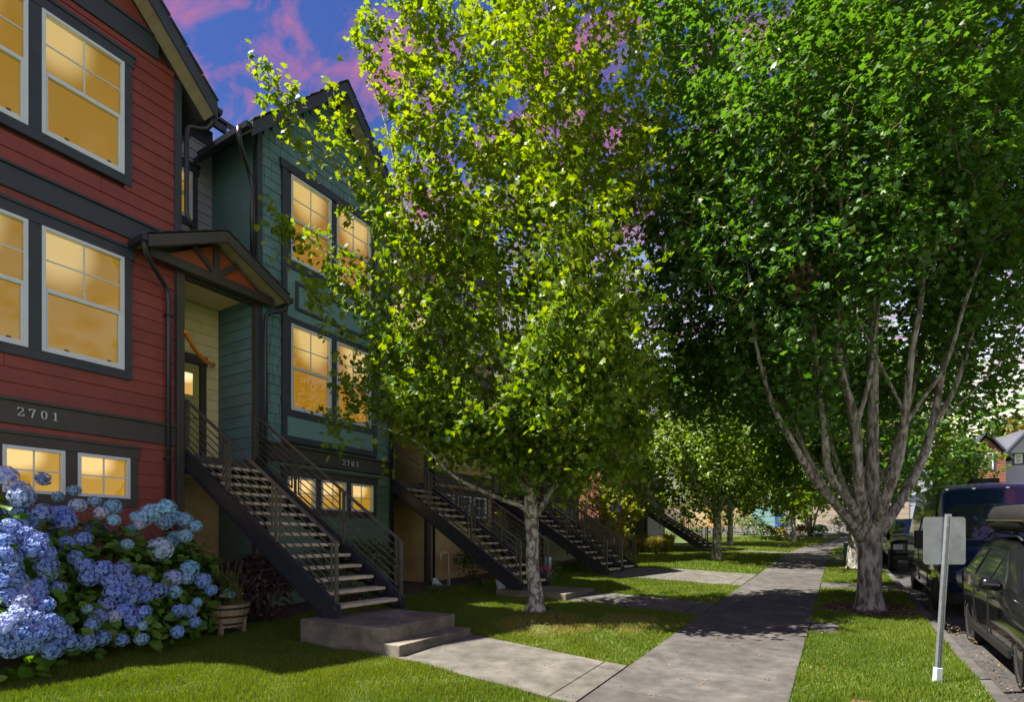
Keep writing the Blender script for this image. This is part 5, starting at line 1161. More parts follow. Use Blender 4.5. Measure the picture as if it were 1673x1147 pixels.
# ================================================================ STREET FURNITURE
bx, by = 0.93, 7.55; z = g(bx, by)
sg = thing('sign_post', 'blank-backed parking sign on a perforated galvanised post, leaning slightly', 'road sign', (bx, by, z))
top = Vector((bx+.10, by+.02, z+1.86)); bot = Vector((bx, by, z-.02))
mb = MB(); ax = (top-bot)
W_ = Vector((.858, .514, 0)); D_ = Vector((-.514, .858, 0))
for k in (-1, 1):
    mb.bar(bot+W_*.019*k, top+W_*.019*k, .012, .034, up=D_)
mb.bar(bot+D_*.016, top+D_*.016, .040, .005, up=D_); mb.bar(bot-D_*.016, top-D_*.016, .012, .005, up=D_)
mb.build('post', M['galv'], sg)
hm = MB()
for i in range(66):
    c = bot+ax*((i+.8)/67)-D_*.0205; hm.tube([c+D_*.002, c-D_*.0012], .0058, 8)
tag(hm.build('hole', M['plastic'], sg), kind='stuff')
mb = MB().bar(bot, bot+ax*.10, .07, .055, up=D_); mb.build('post_sleeve', M['white'], sg, bevel=.004)
cs = bot+ax*.845+D_*.026; hw, hh, rc = .232, .262, .035; poly = []
for cx_, cz_, a0 in ((hw-rc, hh-rc, 0), (-hw+rc, hh-rc, 90), (-hw+rc, -hh+rc, 180), (hw-rc, -hh+rc, 270)):
    for k in range(5): a = math.radians(a0+k*22.5); poly.append(cs+W_*(cx_+rc*math.cos(a))+Vector((0,0,cz_+rc*math.sin(a))))
MB().extrude(poly, D_*.004).build('sign_plate', M['alum'], sg)
for k in (.17, -.17): MB().tube([cs-D_*.05+Vector((0,0,k)), cs+D_*.006+Vector((0,0,k))], .009, 8).build('bolt', M['galv'], sg)
# cabinet, post behind it
b = at(1388, 905, 20.5); z = g(b.x, b.y)
uc = thing('utility_cabinet', 'teal utility cabinet standing in the strip behind the big tree', 'cabinet', (b.x, b.y, z))
MB().box(b.x-.19, b.x+.19, b.y-.14, b.y+.14, z, z+.82).build('cabinet_body', M['utilgreen'], uc, bevel=.015); MB().box(b.x-.21, b.x+.21, b.y-.16, b.y+.16, z+.821, z+.87).build('lid', M['utilgreen'], uc, bevel=.012)
MB().box(b.x-.17, b.x+.17, b.y-.155, b.y-.142, z+.08, z+.76).build('door', M['utilgreen'], uc, bevel=.006)
b = at(1392, 880, 27.5); z = g(b.x, b.y); po = thing('mailbox_post', 'teal box on a short white post farther up the strip', 'post box', (b.x, b.y, z)); MB().box(b.x-.06, b.x+.06, b.y-.06, b.y+.06, z, z+1.1).build('post', M['white'], po); MB().box(b.x-.25, b.x+.14, b.y-.2, b.y+.2, z+1.1, z+1.5).build('box', M['utilgreen'], po, bevel=.03)
# cover plate
z = g(.33, 6.25)+.03; cvr = tag(MB().box(.08, .62, 6.02, 6.42, z-.06, z).build('utility_cover', M['cover'], bevel=.01), 'rusty red utility cover set flat in the strip grass', 'cover')
MB().box(.11, .59, 6.05, 6.39, z+.001, z+.006).build('cover_plate', M['cover'], cvr, bevel=.003)
# ================================================================ VEHICLES
def loft(name, mat, rings, parent, close=True, smooth=True, bevel=0):
    mb = MB(); n = len(rings[0])
    for r in rings: mb.v += [tuple(p) for p in r]
    for i in range(len(rings)-1):
        for k in range(n-(0 if close else 1)): a = i*n+k; b = i*n+(k+1) % n; mb.f.append((a, b, b+n, a+n))
    if close: mb.f.append(tuple(range(n))[::-1]); mb.f.append(tuple(range((len(rings)-1)*n, len(rings)*n)))
    return mb.build(name, mat, parent, smooth=smooth)
def wheel(t, x, y, z, r=.36, w=.24, side=-1, spokes=5):
    """axle along x, outer face towards side*x"""
    mb = MB(); n = 36; xo = x+side*w/2; xi = x-side*w/2
    prof = [(xi, r*.62), (xi, r*.93), (xi+side*.03, r), (xo-side*.03, r), (xo, r*.93), (xo+side*.004, r*.72), (xo-side*.015, r*.68)]
    for X, R in prof:
        for k in range(n): a = 2*math.pi*k/n; mb.v.append((X, y+R*math.cos(a), z+R*math.sin(a)))
    for i in range(len(prof)-1):
        for k in range(n): mb.f.append((i*n+k, i*n+(k+1)%n, (i+1)*n+(k+1)%n, (i+1)*n+k))
    wh = mb.build('wheel', M['tyre'], t, smooth=True)
    mb = MB(); xf = xo-side*.02
    for i in range(24):
        a0, a1 = 2*math.pi*i/24, 2*math.pi*(i+1)/24
        mb.hexa([(xf, y+r*.60*math.cos(a0), z+r*.60*math.sin(a0)), (xf, y+r*.69*math.cos(a0), z+r*.69*math.sin(a0)), (xf, y+r*.69*math.cos(a1), z+r*.69*math.sin(a1)), (xf, y+r*.60*math.cos(a1), z+r*.60*math.sin(a1)),
                 (xf-side*.1, y+r*.60*math.cos(a0), z+r*.60*math.sin(a0)), (xf-side*.1, y+r*.69*math.cos(a0), z+r*.69*math.sin(a0)), (xf-side*.1, y+r*.69*math.cos(a1), z+r*.69*math.sin(a1)), (xf-side*.1, y+r*.60*math.cos(a1), z+r*.60*math.sin(a1))])
    for i in range(spokes):
        for d in (-.09, .09):
            a = 2*math.pi*i/spokes+d+.3; mb.bar((xf-side*.03, y+r*.1*math.cos(a), z+r*.1*math.sin(a)), (xf-side*.01, y+r*.63*math.cos(a), z+r*.63*math.sin(a)), .03, .03, up=(1,0,0))
    mb.tube([(xf-side*.05, y, z), (xf, y, z)], r*.16, 12)
    mb.build('rim', M['rim'], wh); MB().tube([(xf-side*.13, y, z), (xf-side*.12, y, z)], r*.6, 24).build('brake_disc', M['plastic'], wh)
def ring(y, hw, zs, hb, zb, hr, zr, hs=None):
    """body section: sill half-width hw at zs, belt hb at zb, roof hr at zr; symmetric about centre x"""
    return [(-hw*.93, y, zs), (-hw, y, zs+.10), (-hb*1.0, y, (zs+zb)*.5+.05), (-hb, y, zb), (-hr, y, zr-.07), (-hr*.85, y, zr), (0, y, zr+.015), (hr*.85, y, zr), (hr, y, zr-.07), (hb, y, zb), (hb, y, (zs+zb)*.5+.05), (hw, y, zs+.10), (hw*.93, y, zs)]
def shift(r, cx, cz): return [(p[0]+cx, p[1], p[2]+cz) for p in r]
def arch(t, x, y, z, r, side, mat='plastic'):
    mb = MB(); n = 14
    for i in range(n):
        a0, a1 = math.pi*i/n, math.pi*(i+1)/n
        mb.hexa([(x-side*.12, y+r*math.cos(a0), z+r*math.sin(a0)), (x+side*.012, y+r*math.cos(a0), z+r*math.sin(a0)), (x+side*.012, y+r*math.cos(a1), z+r*math.sin(a1)), (x-side*.12, y+r*math.cos(a1), z+r*math.sin(a1)),
                 (x-side*.12, y+(r+.06)*math.cos(a0), z+(r+.06)*math.sin(a0)), (x+side*.012, y+(r+.06)*math.cos(a0), z+(r+.06)*math.sin(a0)), (x+side*.012, y+(r+.06)*math.cos(a1), z+(r+.06)*math.sin(a1)), (x-side*.12, y+(r+.06)*math.cos(a1), z+(r+.06)*math.sin(a1))])
    mb.build('wheel_arch', M[mat], t)
    MB().tube([(x-side*.10, y, z), (x+side*.006, y, z)], r, 26).build('wheel_well', M['plastic'], t)

# --- the black car with a roof box, facing the camera
def suv():
    cx, y0 = 2.68, 7.25; zr = g(XC+.5, 9.5)-.145+0.0
    t = thing('parked_car', 'black estate car with a roof box, parked at the kerb by the sign', 'car', (cx, y0, zr))
    slope = 0.0335
    L = lambda y: zr+(y-9.5)*slope
    S = [ # y, sill half, z sill, belt half, z belt, roof half, z roof
     (7.18, .62, .35, .70, .62, .60, .70), (7.30, .78, .24, .84, .68, .72, .84), (7.60, .88, .22, .90, .80, .80, .95), (8.2, .91, .22, .92, .92, .82, 1.02), (8.62, .91, .22, .925, .98, .80, 1.08),
     (8.75, .91, .22, .925, .99, .78, 1.14), (9.45, .91, .22, .925, 1.00, .68, 1.58), (9.8, .91, .22, .925, 1.01, .67, 1.64), (10.6, .91, .22, .925, 1.03, .67, 1.66), (11.4, .90, .22, .92, 1.05, .66, 1.62), (11.75, .88, .26, .90, 1.06, .62, 1.50), (12.0, .84, .32, .86, 1.04, .70, 1.16), (12.06, .75, .40, .78, .9, .6, 1.0)]
    loft('body', M['black'], [shift(ring(y, a, b, c, d, e, f), cx, L(y)) for y, a, b, c, d, e, f in S], t)
    def sec(y):
        for p, q in zip(S[:-1], S[1:]):
            if p[0] <= y <= q[0]: k = (y-p[0])/(q[0]-p[0]); return [u+(v-u)*k for u, v in zip(p, q)]
    for sd in (-1, 1):
        for a, b in ((8.98, 9.72), (9.80, 10.62), (10.72, 11.45)):
            P = []
            for y, lo, hi in ((a, .10, .86 if a > 9 else .30), (b, .10, .88)):
                s = sec(y)
                for k in (lo, hi):
                    P.append((cx+sd*((s[3]+(s[5]-s[3])*k)+.006), y, L(y)+s[4]+(s[6]-.07-s[4])*k))
            mb = MB(); q = [P[0], P[2], P[3], P[1]]; mb.extrude([Vector(p) for p in q], (sd*.004, 0, 0)); mb.build('side_window', M['carglass'], t)
        for y in (9.76, 10.67):   # door gaps
            MB().bar((cx+sd*.926, y, L(y)+.32), (cx+sd*.930, y, L(y)+1.0), .006, .012, up=(1,0,0)).build('door_seam', M['plastic'], t)
        for y in (9.55, 10.45): MB().box(cx+sd*.925-.012, cx+sd*.925+.03*sd+.012, y-.10, y+.10, L(y)+.86, L(y)+.90).build('door_handle', M['black'], t, bevel=.008)
        MB().bar((cx+sd*.915, 8.7, L(8.7)+.30), (cx+sd*.915, 10.9, L(10.9)+.30), .03, .10).build('sill_trim', M['plastic'], t)
        MB().tube([(cx+sd*.62, 9.5, L(9.5)+1.64), (cx+sd*.62, 9.8, L(9.8)+1.72), (cx+sd*.62, 11.2, L(11.2)+1.72), (cx+sd*.60, 11.5, L(11.5)+1.63)], .018, 8).build('roof_rail', M['plastic'], t, smooth=True)
        m_ = loft('mirror', M['black'], [[(cx+sd*x, 8.98+dy, L(9)+1.05+dz) for x, dy, dz in ring_] for ring_ in ([(.92,.0,.0),(.92,.05,.0),(.92,.05,.06),(.92,0,.06)], [(.98,-.04,-.02),(.98,.07,-.02),(.98,.07,.12),(.98,-.04,.12)], [(1.10,-.03,-.01),(1.10,.07,-.01),(1.10,.07,.14),(1.10,-.03,.13)], [(1.15,.0,.02),(1.15,.06,.02),(1.15,.06,.11),(1.15,.0,.10)])], t)
        wheel(t, cx+sd*.80, 8.18, L(8.18)+.345, .345, .23, sd); wheel(t, cx+sd*.80, 11.02, L(11.0)+.345, .345, .23, sd)
        arch(t, cx+sd*.905, 8.18, L(8.18)+.35, .385, sd); arch(t, cx+sd*.905, 11.02, L(11)+.35, .385, sd)
        hl = MB(); q = [(cx+sd*.60, 7.235, L(7.2)+.58), (cx+sd*.835, 7.42, L(7.4)+.62), (cx+sd*.86, 7.72, L(7.7)+.80), (cx+sd*.80, 7.50, L(7.5)+.80), (cx+sd*.58, 7.27, L(7.2)+.71)]
        hl.extrude([Vector(p) for p in q], (sd*.035, -.03, 0.01)); h_ = hl.build('headlight', M['lens'], t, bevel=.006)
        MB().extrude([Vector((cx+sd*.866, 7.44, L(7.4)+.635)), Vector((cx+sd*.886, 7.70, L(7.7)+.79)), Vector((cx+sd*.876, 7.58, L(7.5)+.79))], (sd*.018, -.01, 0)).build('indicator', M['amber'], h_)
    # windscreen
    a, b = sec(8.80), sec(9.42)
    MB().extrude([Vector((cx-.72, 8.79, L(8.8)+1.13)), Vector((cx+.72, 8.79, L(8.8)+1.13)), Vector((cx+.60, 9.40, L(9.4)+1.55)), Vector((cx-.60, 9.40, L(9.4)+1.55))], (0, -.02, .02)).build('windscreen', M['carglass'], t)
    MB().box(cx-.5, cx+.5, 7.15, 7.20, L(7.2)+.38, L(7.2)+.56).build('grille', M['plastic'], t, bevel=.01)
    MB().box(cx-.62, cx+.62, 7.12, 7.24, L(7.2)+.26, L(7.2)+.34).build('bumper_lip', M['plastic'], t, bevel=.02)
    for y in (9.85, 10.9): MB().box(cx-.66, cx+.66, y-.03, y+.03, L(y)+1.735, L(y)+1.76).build('cross_bar', M['plastic'], t)
    # roof box: its own thing
    b_ = thing('roof_box', 'grey-black cargo box strapped on the roof of the estate car', 'roof box', (cx-.25, 9.3, L(9.6)+1.76))
    R = []
    for y, w, zb, zt in ((9.0, .20, .07, .12), (9.12, .34, .02, .25), (9.5, .38, 0, .34), (10.4, .40, 0, .37), (11.1, .38, 0, .36), (11.3, .30, .03, .28)):
        zz = L(9.6)+1.765+(y-9.6)*.0335; c0 = cx-.30
        R.append([(c0-w, y, zz+zb+.05), (c0-w, y, zz+zt*.62), (c0-w*.84, y, zz+zt*.95), (c0, y, zz+zt), (c0+w*.84, y, zz+zt*.95), (c0+w, y, zz+zt*.62), (c0+w, y, zz+zb+.05), (c0+w*.85, y, zz+zb), (c0-w*.85, y, zz+zb)])
    loft('box_shell', M['plastic'], R, b_); mb = MB()
    for sd in (-1, 1): mb.bar((cx-.30+sd*.385, 9.2, L(9.6)+1.765+.13), (cx-.30+sd*.40, 11.1, L(9.6)+1.765+.19), .012, .02)
    mb.build('lid_seam', M['black'], b_)
    return t
suv()

# --- the tall van
def van():
    cx, y0 = 2.72, 13.35; zr = g(XC+.5, 16)-.145
    L = lambda y: zr+(y-16)*.0335
    t = thing('van', 'tall dark navy camper van parked behind the estate car', 'van', (cx, y0, zr))
    S = [(13.30, .62, .42, .72, .82, .66, .90), (13.42, .86, .30, .92, .95, .80, 1.08), (13.9, .95, .26, .99, 1.15, .90, 1.32), (14.25, .98, .26, 1.0, 1.22, .90, 1.48), (14.95, 1.0, .26, 1.01, 1.30, .80, 2.50), (15.3, 1.0, .26, 1.01, 1.35, .78, 2.66), (17, 1.0, .26, 1.01, 1.35, .78, 2.70), (19.3, 1.0, .30, 1.01, 1.35, .78, 2.68), (19.45, .96, .36, .98, 1.3, .74, 2.60)]
    loft('body', M['vanpaint'], [shift(ring(y, a, b, c, d, e, f), cx, L(y)) for y, a, b, c, d, e, f in S], t)
    for sd in (-1, 1):
        MB().extrude([Vector((cx+sd*1.0, 14.45, L(14.4)+1.30)), Vector((cx+sd*1.0, 15.25, L(15.2)+1.34)), Vector((cx+sd*.87, 15.25, L(15.2)+2.12)), Vector((cx+sd*.89, 14.95, L(15)+2.05)), Vector((cx+sd*.97, 14.52, L(14.5)+1.45))], (sd*.02, 0, 0.0)).build('side_window', M['carglass'], t)
        for a, b in ((15.45, 16.7), (17.0, 18.9)):
            MB().extrude([Vector((cx+sd*.995, a, L(a)+1.45)), Vector((cx+sd*.995, b, L(b)+1.45)), Vector((cx+sd*.885, b, L(b)+2.1)), Vector((cx+sd*.885, a, L(a)+2.1))], (sd*.02, 0, 0)).build('side_window', M['carglass'], t)
        for y in (15.35, 16.85): MB().bar((cx+sd*1.006, y, L(y)+.4), (cx+sd*1.012, y, L(y)+1.38), .006, .014, up=(1,0,0)).build('door_seam', M['plastic'], t)
        MB().box(cx+sd*1.01-.01, cx+sd*1.01+.01+sd*.02, 15.12, 15.30, L(15)+1.12, L(15)+1.17).build('door_handle', M['plastic'], t, bevel=.006)
        MB().bar((cx+sd*1.01, 14.9, L(14.9)+.75), (cx+sd*1.01, 18.0, L(18)+.75), .025, .09).build('rub_strip', M['plastic'], t)
        wheel(t, cx+sd*.88, 14.62-.25, L(14.4)+.36, .36, .24, sd, 6); wheel(t, cx+sd*.88, 18.35, L(18.3)+.36, .36, .24, sd, 6)
        arch(t, cx+sd*.985, 14.37, L(14.4)+.37, .41, sd); arch(t, cx+sd*.985, 18.35, L(18.3)+.37, .41, sd)
        m_ = MB(); m_.bar((cx+sd*1.0, 14.5, L(14.5)+1.42), (cx+sd*1.2, 14.42, L(14.4)+1.42), .05, .05); m_.box(min(cx+sd*1.13, cx+sd*1.33), max(cx+sd*1.13, cx+sd*1.33), 14.36, 14.50, L(14.4)+1.30, L(14.4)+1.68); m_.build('mirror', M['plastic'], t, bevel=.03)
        hl = MB(); hl.extrude([Vector((cx+sd*.62, 13.42, L(13.4)+.80)), Vector((cx+sd*.90, 13.52, L(13.5)+.82)), Vector((cx+sd*.93, 13.75, L(13.7)+1.10)), Vector((cx+sd*.80, 13.62, L(13.6)+1.12))], (sd*.03, -.06, 0)); hl.build('headlight', M['lens'], t, bevel=.01)
    # windscreen: tall, raked, with roof visor band
    MB().extrude([Vector((cx-.86, 14.20, L(14.2)+1.46)), Vector((cx+.86, 14.20, L(14.2)+1.46)), Vector((cx+.74, 14.72, L(14.7)+2.18)), Vector((cx-.74, 14.72, L(14.7)+2.18))], (0, -.035, .03)).build('windscreen', M['carglass'], t, bevel=.01)
    for x in (-.3, .35): MB().bar((cx+x, 14.13, L(14.2)+1.47), (cx+x+.35, 14.30, L(14.3)+1.66), .015, .012).build('wiper', M['plastic'], t)
    MB().box(cx-.60, cx+.60, 13.24, 13.32, L(13.3)+.52, L(13.3)+.78).build('grille', M['plastic'], t, bevel=.02)
    MB().hexa([(cx-.86,13.22,L(13)+.28),(cx+.86,13.22,L(13)+.28),(cx+.93,13.6,L(13)+.28),(cx-.93,13.6,L(13)+.28),(cx-.80,13.20,L(13)+.52),(cx+.80,13.20,L(13)+.52),(cx+.95,13.6,L(13)+.52),(cx-.95,13.6,L(13)+.52)]).build('bumper', M['plastic'], t, bevel=.03)
    MB().box(cx-.15, cx+.35, 15.9, 16.5, L(16)+2.68, L(16)+2.80).build('roof_vent', M['plastic'], t, bevel=.04)
    for x in (-.7, -.25, .3, .7): MB().box(cx+x-.03, cx+x+.03, 15.02, 15.08, L(15)+2.53, L(15)+2.57).build('marker_lamp', M['lens'], t, bevel=.008)
    return t
van()
# --- dark pickup farther up
def pickup():
    cx = 2.55; zr = g(XC+.5, 25)-.145; L = lambda y: zr+(y-25)*.0335
    t = thing('pickup_truck', 'black pickup with bright grille and lamps, parked beyond the van', 'pickup', (cx, 23.6, zr))
    S = [(23.4, .80, .55, .90, 1.0, .84, 1.08), (23.6, .92, .42, .97, 1.05, .90, 1.18), (24.8, .95, .42, .98, 1.15, .90, 1.25), (25.1, .95, .42, .98, 1.18, .84, 1.35), (25.7, .95, .42, .98, 1.2, .72, 1.86), (27.0, .95, .42, .98, 1.2, .72, 1.88), (27.4, .95, .42, .98, 1.2, .82, 1.3), (29.0, .95, .45, .98, 1.18, .92, 1.25)]
    loft('body', M['black'], [shift(ring(y, a, b, c, d, e, f), cx, L(y)) for y, a, b, c, d, e, f in S], t)
    MB().box(cx-.60, cx+.60, 23.34, 23.42, L(23.4)+.70, L(23.4)+1.02).build('grille', M['chrome'], t, bevel=.02)
    MB().box(cx-.92, cx+.92, 23.26, 23.45, L(23.4)+.42, L(23.4)+.62).build('bumper', M['plastic'], t, bevel=.02)
    for sd in (-1, 1):
        MB().box(min(cx+sd*.63, cx+sd*.9), max(cx+sd*.63, cx+sd*.9), 23.38, 23.52, L(23.4)+.80, L(23.4)+1.0).build('headlight', M['lens'], t, bevel=.01)
        wheel(t, cx+sd*.84, 24.25, L(24.2)+.40, .40, .25, sd); wheel(t, cx+sd*.84, 28.0, L(28)+.40, .40, .25, sd); arch(t, cx+sd*.96, 24.25, L(24.2)+.4, .45, sd); arch(t, cx+sd*.96, 28.0, L(28)+.4, .45, sd)
        MB().extrude([Vector((cx+sd*.975, 25.3, L(25.3)+1.25)), Vector((cx+sd*.975, 26.8, L(26.8)+1.25)), Vector((cx+sd*.75, 26.7, L(26.7)+1.80)), Vector((cx+sd*.75, 25.8, L(25.8)+1.80))], (sd*.02, 0, 0)).build('side_window', M['carglass'], t)
        MB().box(min(cx+sd*.98, cx+sd*1.2), max(cx+sd*.98, cx+sd*1.2), 25.3, 25.45, L(25)+1.2, L(25)+1.45).build('mirror', M['plastic'], t, bevel=.02)
    MB().extrude([Vector((cx-.78, 25.15, L(25)+1.36)), Vector((cx+.78, 25.15, L(25)+1.36)), Vector((cx+.64, 25.62, L(25.6)+1.80)), Vector((cx-.64, 25.62, L(25.6)+1.80))], (0, -.03, .02)).build('windscreen', M['carglass'], t)
pickup()

# ================================================================ FAR BUILDINGS
Z2 = g(0, 63)
gb = thing('garage_building', 'long garage building with coloured doors across the end of the lane', 'building', (-6, 64, Z2))
fg = FR(0, 64, (1, 0), (0, -1))
def gbox(name, mat, a0, a1, z0, z1, d0, d1, par=gb): mb = MB(); fg.box(mb, a0, a1, Z2+z0, Z2+z1, d0, d1); return mb.build(name, M[mat], par)
gbox('wall', 'tan', -26, -6.2, -1, 2.9, -8, 0); gbox('wall', 'olive', -6.19, -2.2, -1, 2.9, -8, 0); gbox('wall', 'grey', -2.19, 7.5, -1, 2.9, -8, 0)
mg = {'o': pm('orange_door', (.42,.22,.07), .5, .06, 2, .05, 30), 't': pm('teal_door', (.16,.30,.28), .5, .06, 2, .05, 30), 'b': pm('taupe_door', (.30,.25,.20), .5, .06, 2, .05, 30)}
for a0, a1, k in ((-22.5, -20, 'b'), (-18, -15.4, 'b'), (-12.6, -10.0, 'o'), (-8.0, -5.2, 't'), (-2.2, .2, 'b'), (3.2, 5.8, 'b')):
    mb = MB(); fg.box(mb, a0, a1, Z2, Z2+2.3, 0.0, .05)
    d = mb.build('garage_door', mg[k], gb)
    for i in range(4): mb = MB(); fg.box(mb, a0+.05, a1-.05, Z2+.04+i*.57, Z2+.57+i*.57, .051, .075); mb.build('panel', mg[k], d)
for a0, a1, c, zz in ((-26, -14.5, 'olive', 9), (-14.49, -7.2, 'tan', 8.6), (-7.19, -1.0, 'olive', 9), (-.99, 7.5, 'grey', 8.7)):
    gbox('upper_wall', c, a0, a1, 2.91, zz, -7.6, .25)
    xm = (a0+a1)/2
    mb = MB().extrude([fg.p(a0-.4, Z2+zz-.2, .6), fg.p(xm, Z2+zz+3.4, .6), fg.p(a1+.4, Z2+zz-.2, .6), fg.p(a1+.4, Z2+zz-.45, .6), fg.p(xm, Z2+zz+3.1, .6), fg.p(a0-.4, Z2+zz-.45, .6)], (0, 8.6, 0)); mb.build('roof', M['roofgrey'], gb)
    MB().extrude([fg.p(a0, Z2+zz, .24), fg.p(xm, Z2+zz+3.1, .24), fg.p(a1, Z2+zz, .24)], (0, 7, 0)).build('gable', M[c], gb)
    for q in (.25, .72):
        for z_ in (3.8, 6.4):
            w0 = a0+(a1-a0)*q; mb = MB(); fg.box(mb, w0-.6, w0+.6, Z2+z_, Z2+z_+1.4, .251, .30); w = mb.build('window', M['white'], gb); mb = MB(); fg.box(mb, w0-.5, w0+.5, Z2+z_+.1, Z2+z_+1.3, .3, .31); mb.build('pane', M['carglass'], w)
# distant steps facing the camera
ds = thing('stairs', 'distant straight steps facing the lane between the garages', 'stairs', (-3.4, 57, Z2-.3))
zz0 = g(-3.4, 57)
for i in range(15):
    y = 57+i*.30; MB().box(-4.15, -2.75, y, y+.30, zz0+.19*(i+1)-.05, zz0+.19*(i+1)).build('tread', M['tread'], ds)
for x in (-4.22, -2.68):
    MB().extrude([(x-.03, 56.9, zz0), (x-.03, 61.5, zz0+2.85), (x-.03, 61.5, zz0+3.15), (x-.03, 56.9, zz0+.3)], (.06, 0, 0)).build('stringer', M['steel'], ds)
    r_ = MB().bar((x, 56.9, zz0+1.15), (x, 61.5, zz0+4.0), .05, .05).build('railing', M['steel'], ds)
    for i in range(6): MB().bar((x, 56.9+i*.92, zz0+i*.57+.1), (x, 56.9+i*.92, zz0+i*.57+1.13), .04, .04, up=(0,1,0)).build('post', M['steel'], r_)
    for j in range(4): MB().bar((x, 56.9, zz0+.4+j*.18), (x, 61.5, zz0+3.25+j*.18), .015, .02).build('bar', M['steel'], r_)
for i, (x, y, l) in enumerate([(-5.2, 60.5, 'left blue wheeled bin beside the distant steps'), (-4.62, 60.8, 'right blue wheeled bin touching the distant steps'), (.85, 60.0, 'blue wheeled bin right of the taupe garage door'), (1.5, 60.4, 'blue wheeled bin half behind the clipped bush')]):
    z = g(x, y)+.03; t = thing('wheelie_bin', l, 'bin', (x, y, z), 'blue recycling bins by the garages')
    MB().hexa([(x-.23,y-.24,z+.05),(x+.23,y-.24,z+.05),(x+.23,y+.24,z+.05),(x-.23,y+.24,z+.05),(x-.30,y-.33,z+1.15),(x+.30,y-.33,z+1.15),(x+.30,y+.33,z+1.15),(x-.30,y+.33,z+1.15)]).build('bin_body', M['binblue'], t, bevel=.03)
    MB().box(x-.32, x+.32, y-.36, y+.36, z+1.152, z+1.23).build('lid', M['binblue'], t, bevel=.02)
    for s in (-1, 1): MB().tube([(x+s*.26, y+.26, z+.12), (x+s*.31, y+.26, z+.12)], .12, 12).build('wheel', M['tyre'], t)

# far house across the street
zh = g(18, 90)
fh = thing('brick_red_house', 'distant red-brown gabled house with grey wings above the van roof', 'house', (16, 90, zh))
ff = FR(0, 90, (1, 0), (0, -1))
def fbx(name, mat, a0, a1, z0, z1, d0, d1, par=None): mb = MB(); ff.box(mb, a0, a1, zh+z0, zh+z1, d0, d1); return mb.build(name, M[mat] if isinstance(mat, str) else mat, par or fh)
P0 = at(1612, 706, 68).z-zh    # ridge height measured over the ground
gx0, gx1 = 14.1, 17.9; gm = 16.0; eh = P0-2.9
MB().extrude([ff.p(gx0, zh-1, 0), ff.p(gx1, zh-1, 0), ff.p(gx1, zh+eh, 0), ff.p(gm, zh+P0-.5, 0), ff.p(gx0, zh+eh, 0)], (0, 9, 0)).build('wall', M['brown'], fh)
jb = MB()
z = .2
while z < P0-1:
    k = max(0, (z-eh)/(P0-.6-eh)); a = gx0+(gm-gx0)*k; b = gx1+(gm-gx1)*k; ff.plank(jb, a, b, a, b, zh+z, zh+z+.24, .05, .01, 0.001); z += .25
tag(jb.build('siding', M['brown'], fh), kind='stuff')
for a in (gx0-.6, gx1+.6):
    mb = MB().extrude([ff.p(a, zh+eh-.7, .7), ff.p(gm, zh+P0, .7), ff.p(gm, zh+P0+.28, .7), ff.p(a, zh+eh-.35, .7)], (0, 10, 0)); mb.build('roof', M['trim'], fh)
fbx('wall', 'grey', gx1+.01, 30, -1, eh-.6, -8, -1.2); 
q0, q1, q2, q3 = at(1643, 738, 68.5), at(1700, 738, 68.5), at(1700, 694, 73), at(1626, 716, 73)
MB().extrude([q0, q1, q2, q3], (0, .4, 0)).build('roof', M['roofgrey'], fh)
w0, w1, w2 = at(1650, 740, 67.5), at(1700, 740, 67.5), at(1682, 704, 67.5)
MB().extrude([w0, w1, w2], (0, 4, 0)).build('gable', M['grey'], fh); MB().bar(w0+Vector((-.5,-.3,-.2)), w2+Vector((0,-.3,.2)), .5, .35).build('rake_board', M['trim'], fh)
fbx('porch_roof', 'roofgrey', gx1+.02, 28, 2.9, 3.2, -1.19, .9)
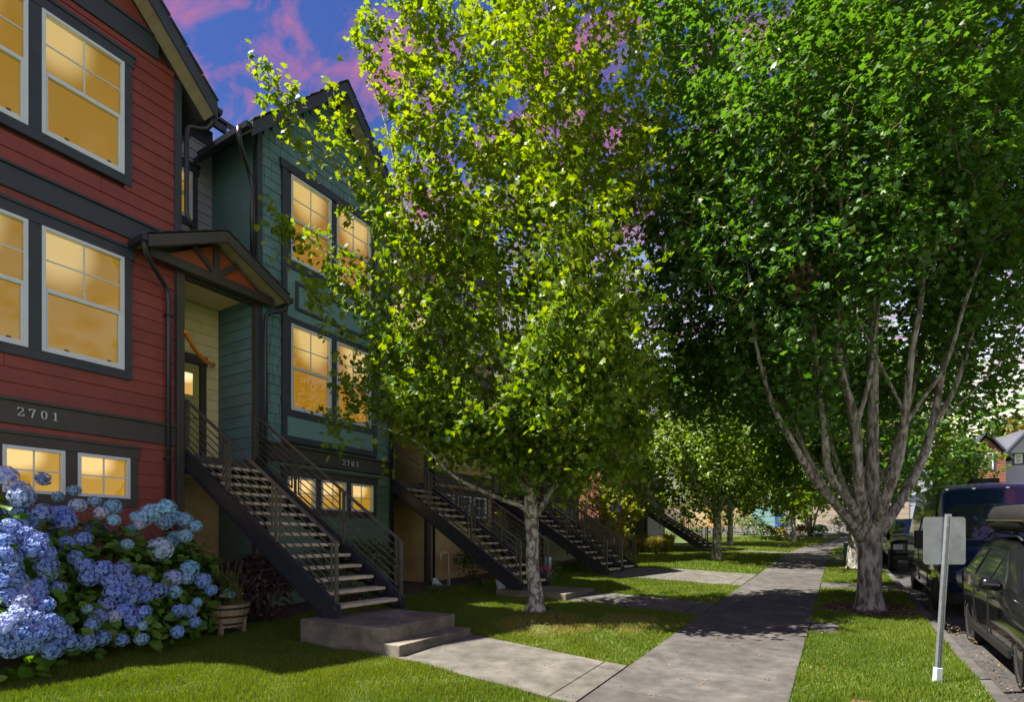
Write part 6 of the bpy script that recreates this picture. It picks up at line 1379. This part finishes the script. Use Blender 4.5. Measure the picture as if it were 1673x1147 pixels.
for a0, a1, z0, z1, dd in ((at(1612,760,68).x-.0, at(1625,760,68).x, at(1612,766,68).z-zh, at(1612,738,68).z-zh, 0.06), (at(1661,750,68).x-.1, at(1669,750,68).x+.1, at(1661,757,68).z-zh, at(1661,742,68).z-zh, -1.19)):
    fbx('casing', 'trim', a0-.22, a1+.22, z0-.22, z1+.25, dd-.05, dd+.03); w = fbx('window', 'white', a0, a1, z0, z1, dd+.031, dd+.07); fbx('pane', 'carglass', a0+.14, a1-.14, z0+.14, (z0+z1)/2-.05, dd+.071, dd+.08, w); fbx('pane', 'carglass', a0+.14, a1-.14, (z0+z1)/2+.05, z1-.14, dd+.071, dd+.08, w)

# wooded hill on the right
hs_ = MB(); nx, ny = 40, 22
def hillz(x, y): return g(x, y)-1+38*math.exp(-((x-95)/62)**2-((y-250)/70)**2)+22*math.exp(-((x+60)/90)**2-((y-330)/80)**2)+2*math.sin(x*.08)*math.cos(y*.06)
for j in range(ny+1):
    for i in range(nx+1): x = -200+i*12; y = 130+j*14; hs_.v.append((x, y, hillz(x, y)))
for j in range(ny):
    for i in range(nx): a = j*(nx+1)+i; hs_.f.append((a, a+1, a+nx+2, a+nx+1))
tag(hs_.build('hill', M['lawn'], smooth=True), 'wooded hill rising beyond the far houses', kind='structure')
wd = []; wn_ = []; wt = []
for k in range(1500):
    x = RNG.uniform(-190, 240); y = RNG.uniform(135, 300); z = hillz(x, y); r = RNG.uniform(3, 6); m_ = 34
    d = RNG.normal(size=(m_, 3)); d /= np.linalg.norm(d, axis=1, keepdims=True); d[:, 2] = np.abs(d[:, 2])*1.2-.1; wd.append(np.array([x, y, z+r*.6])+d*r*RNG.uniform(.8, 1.05, (m_, 1))); wn_.append(d+RNG.normal(size=d.shape)*.3); wt.append(np.clip(RNG.normal(RNG.uniform(.2,.75), .12, m_), 0, 1))
scatter_mesh('wood', kite_leaf(), np.concatenate(wd), np.concatenate(wn_), 2.3, np.concatenate(wt), M['leafs'])['label'] = 'far-off wood covering the hill'
bpy.data.objects['wood']['category'] = 'wood'
yt = at(1655, 706, 110); round_tree('golden_tree', 'golden-leaved tree rising behind the roof of the distant red house', yt.x, yt.y, 3, .3, 7.5, 5.5, 9, 150, 22, .8, 'leafo', cat='tree', z0=yt.z-8)
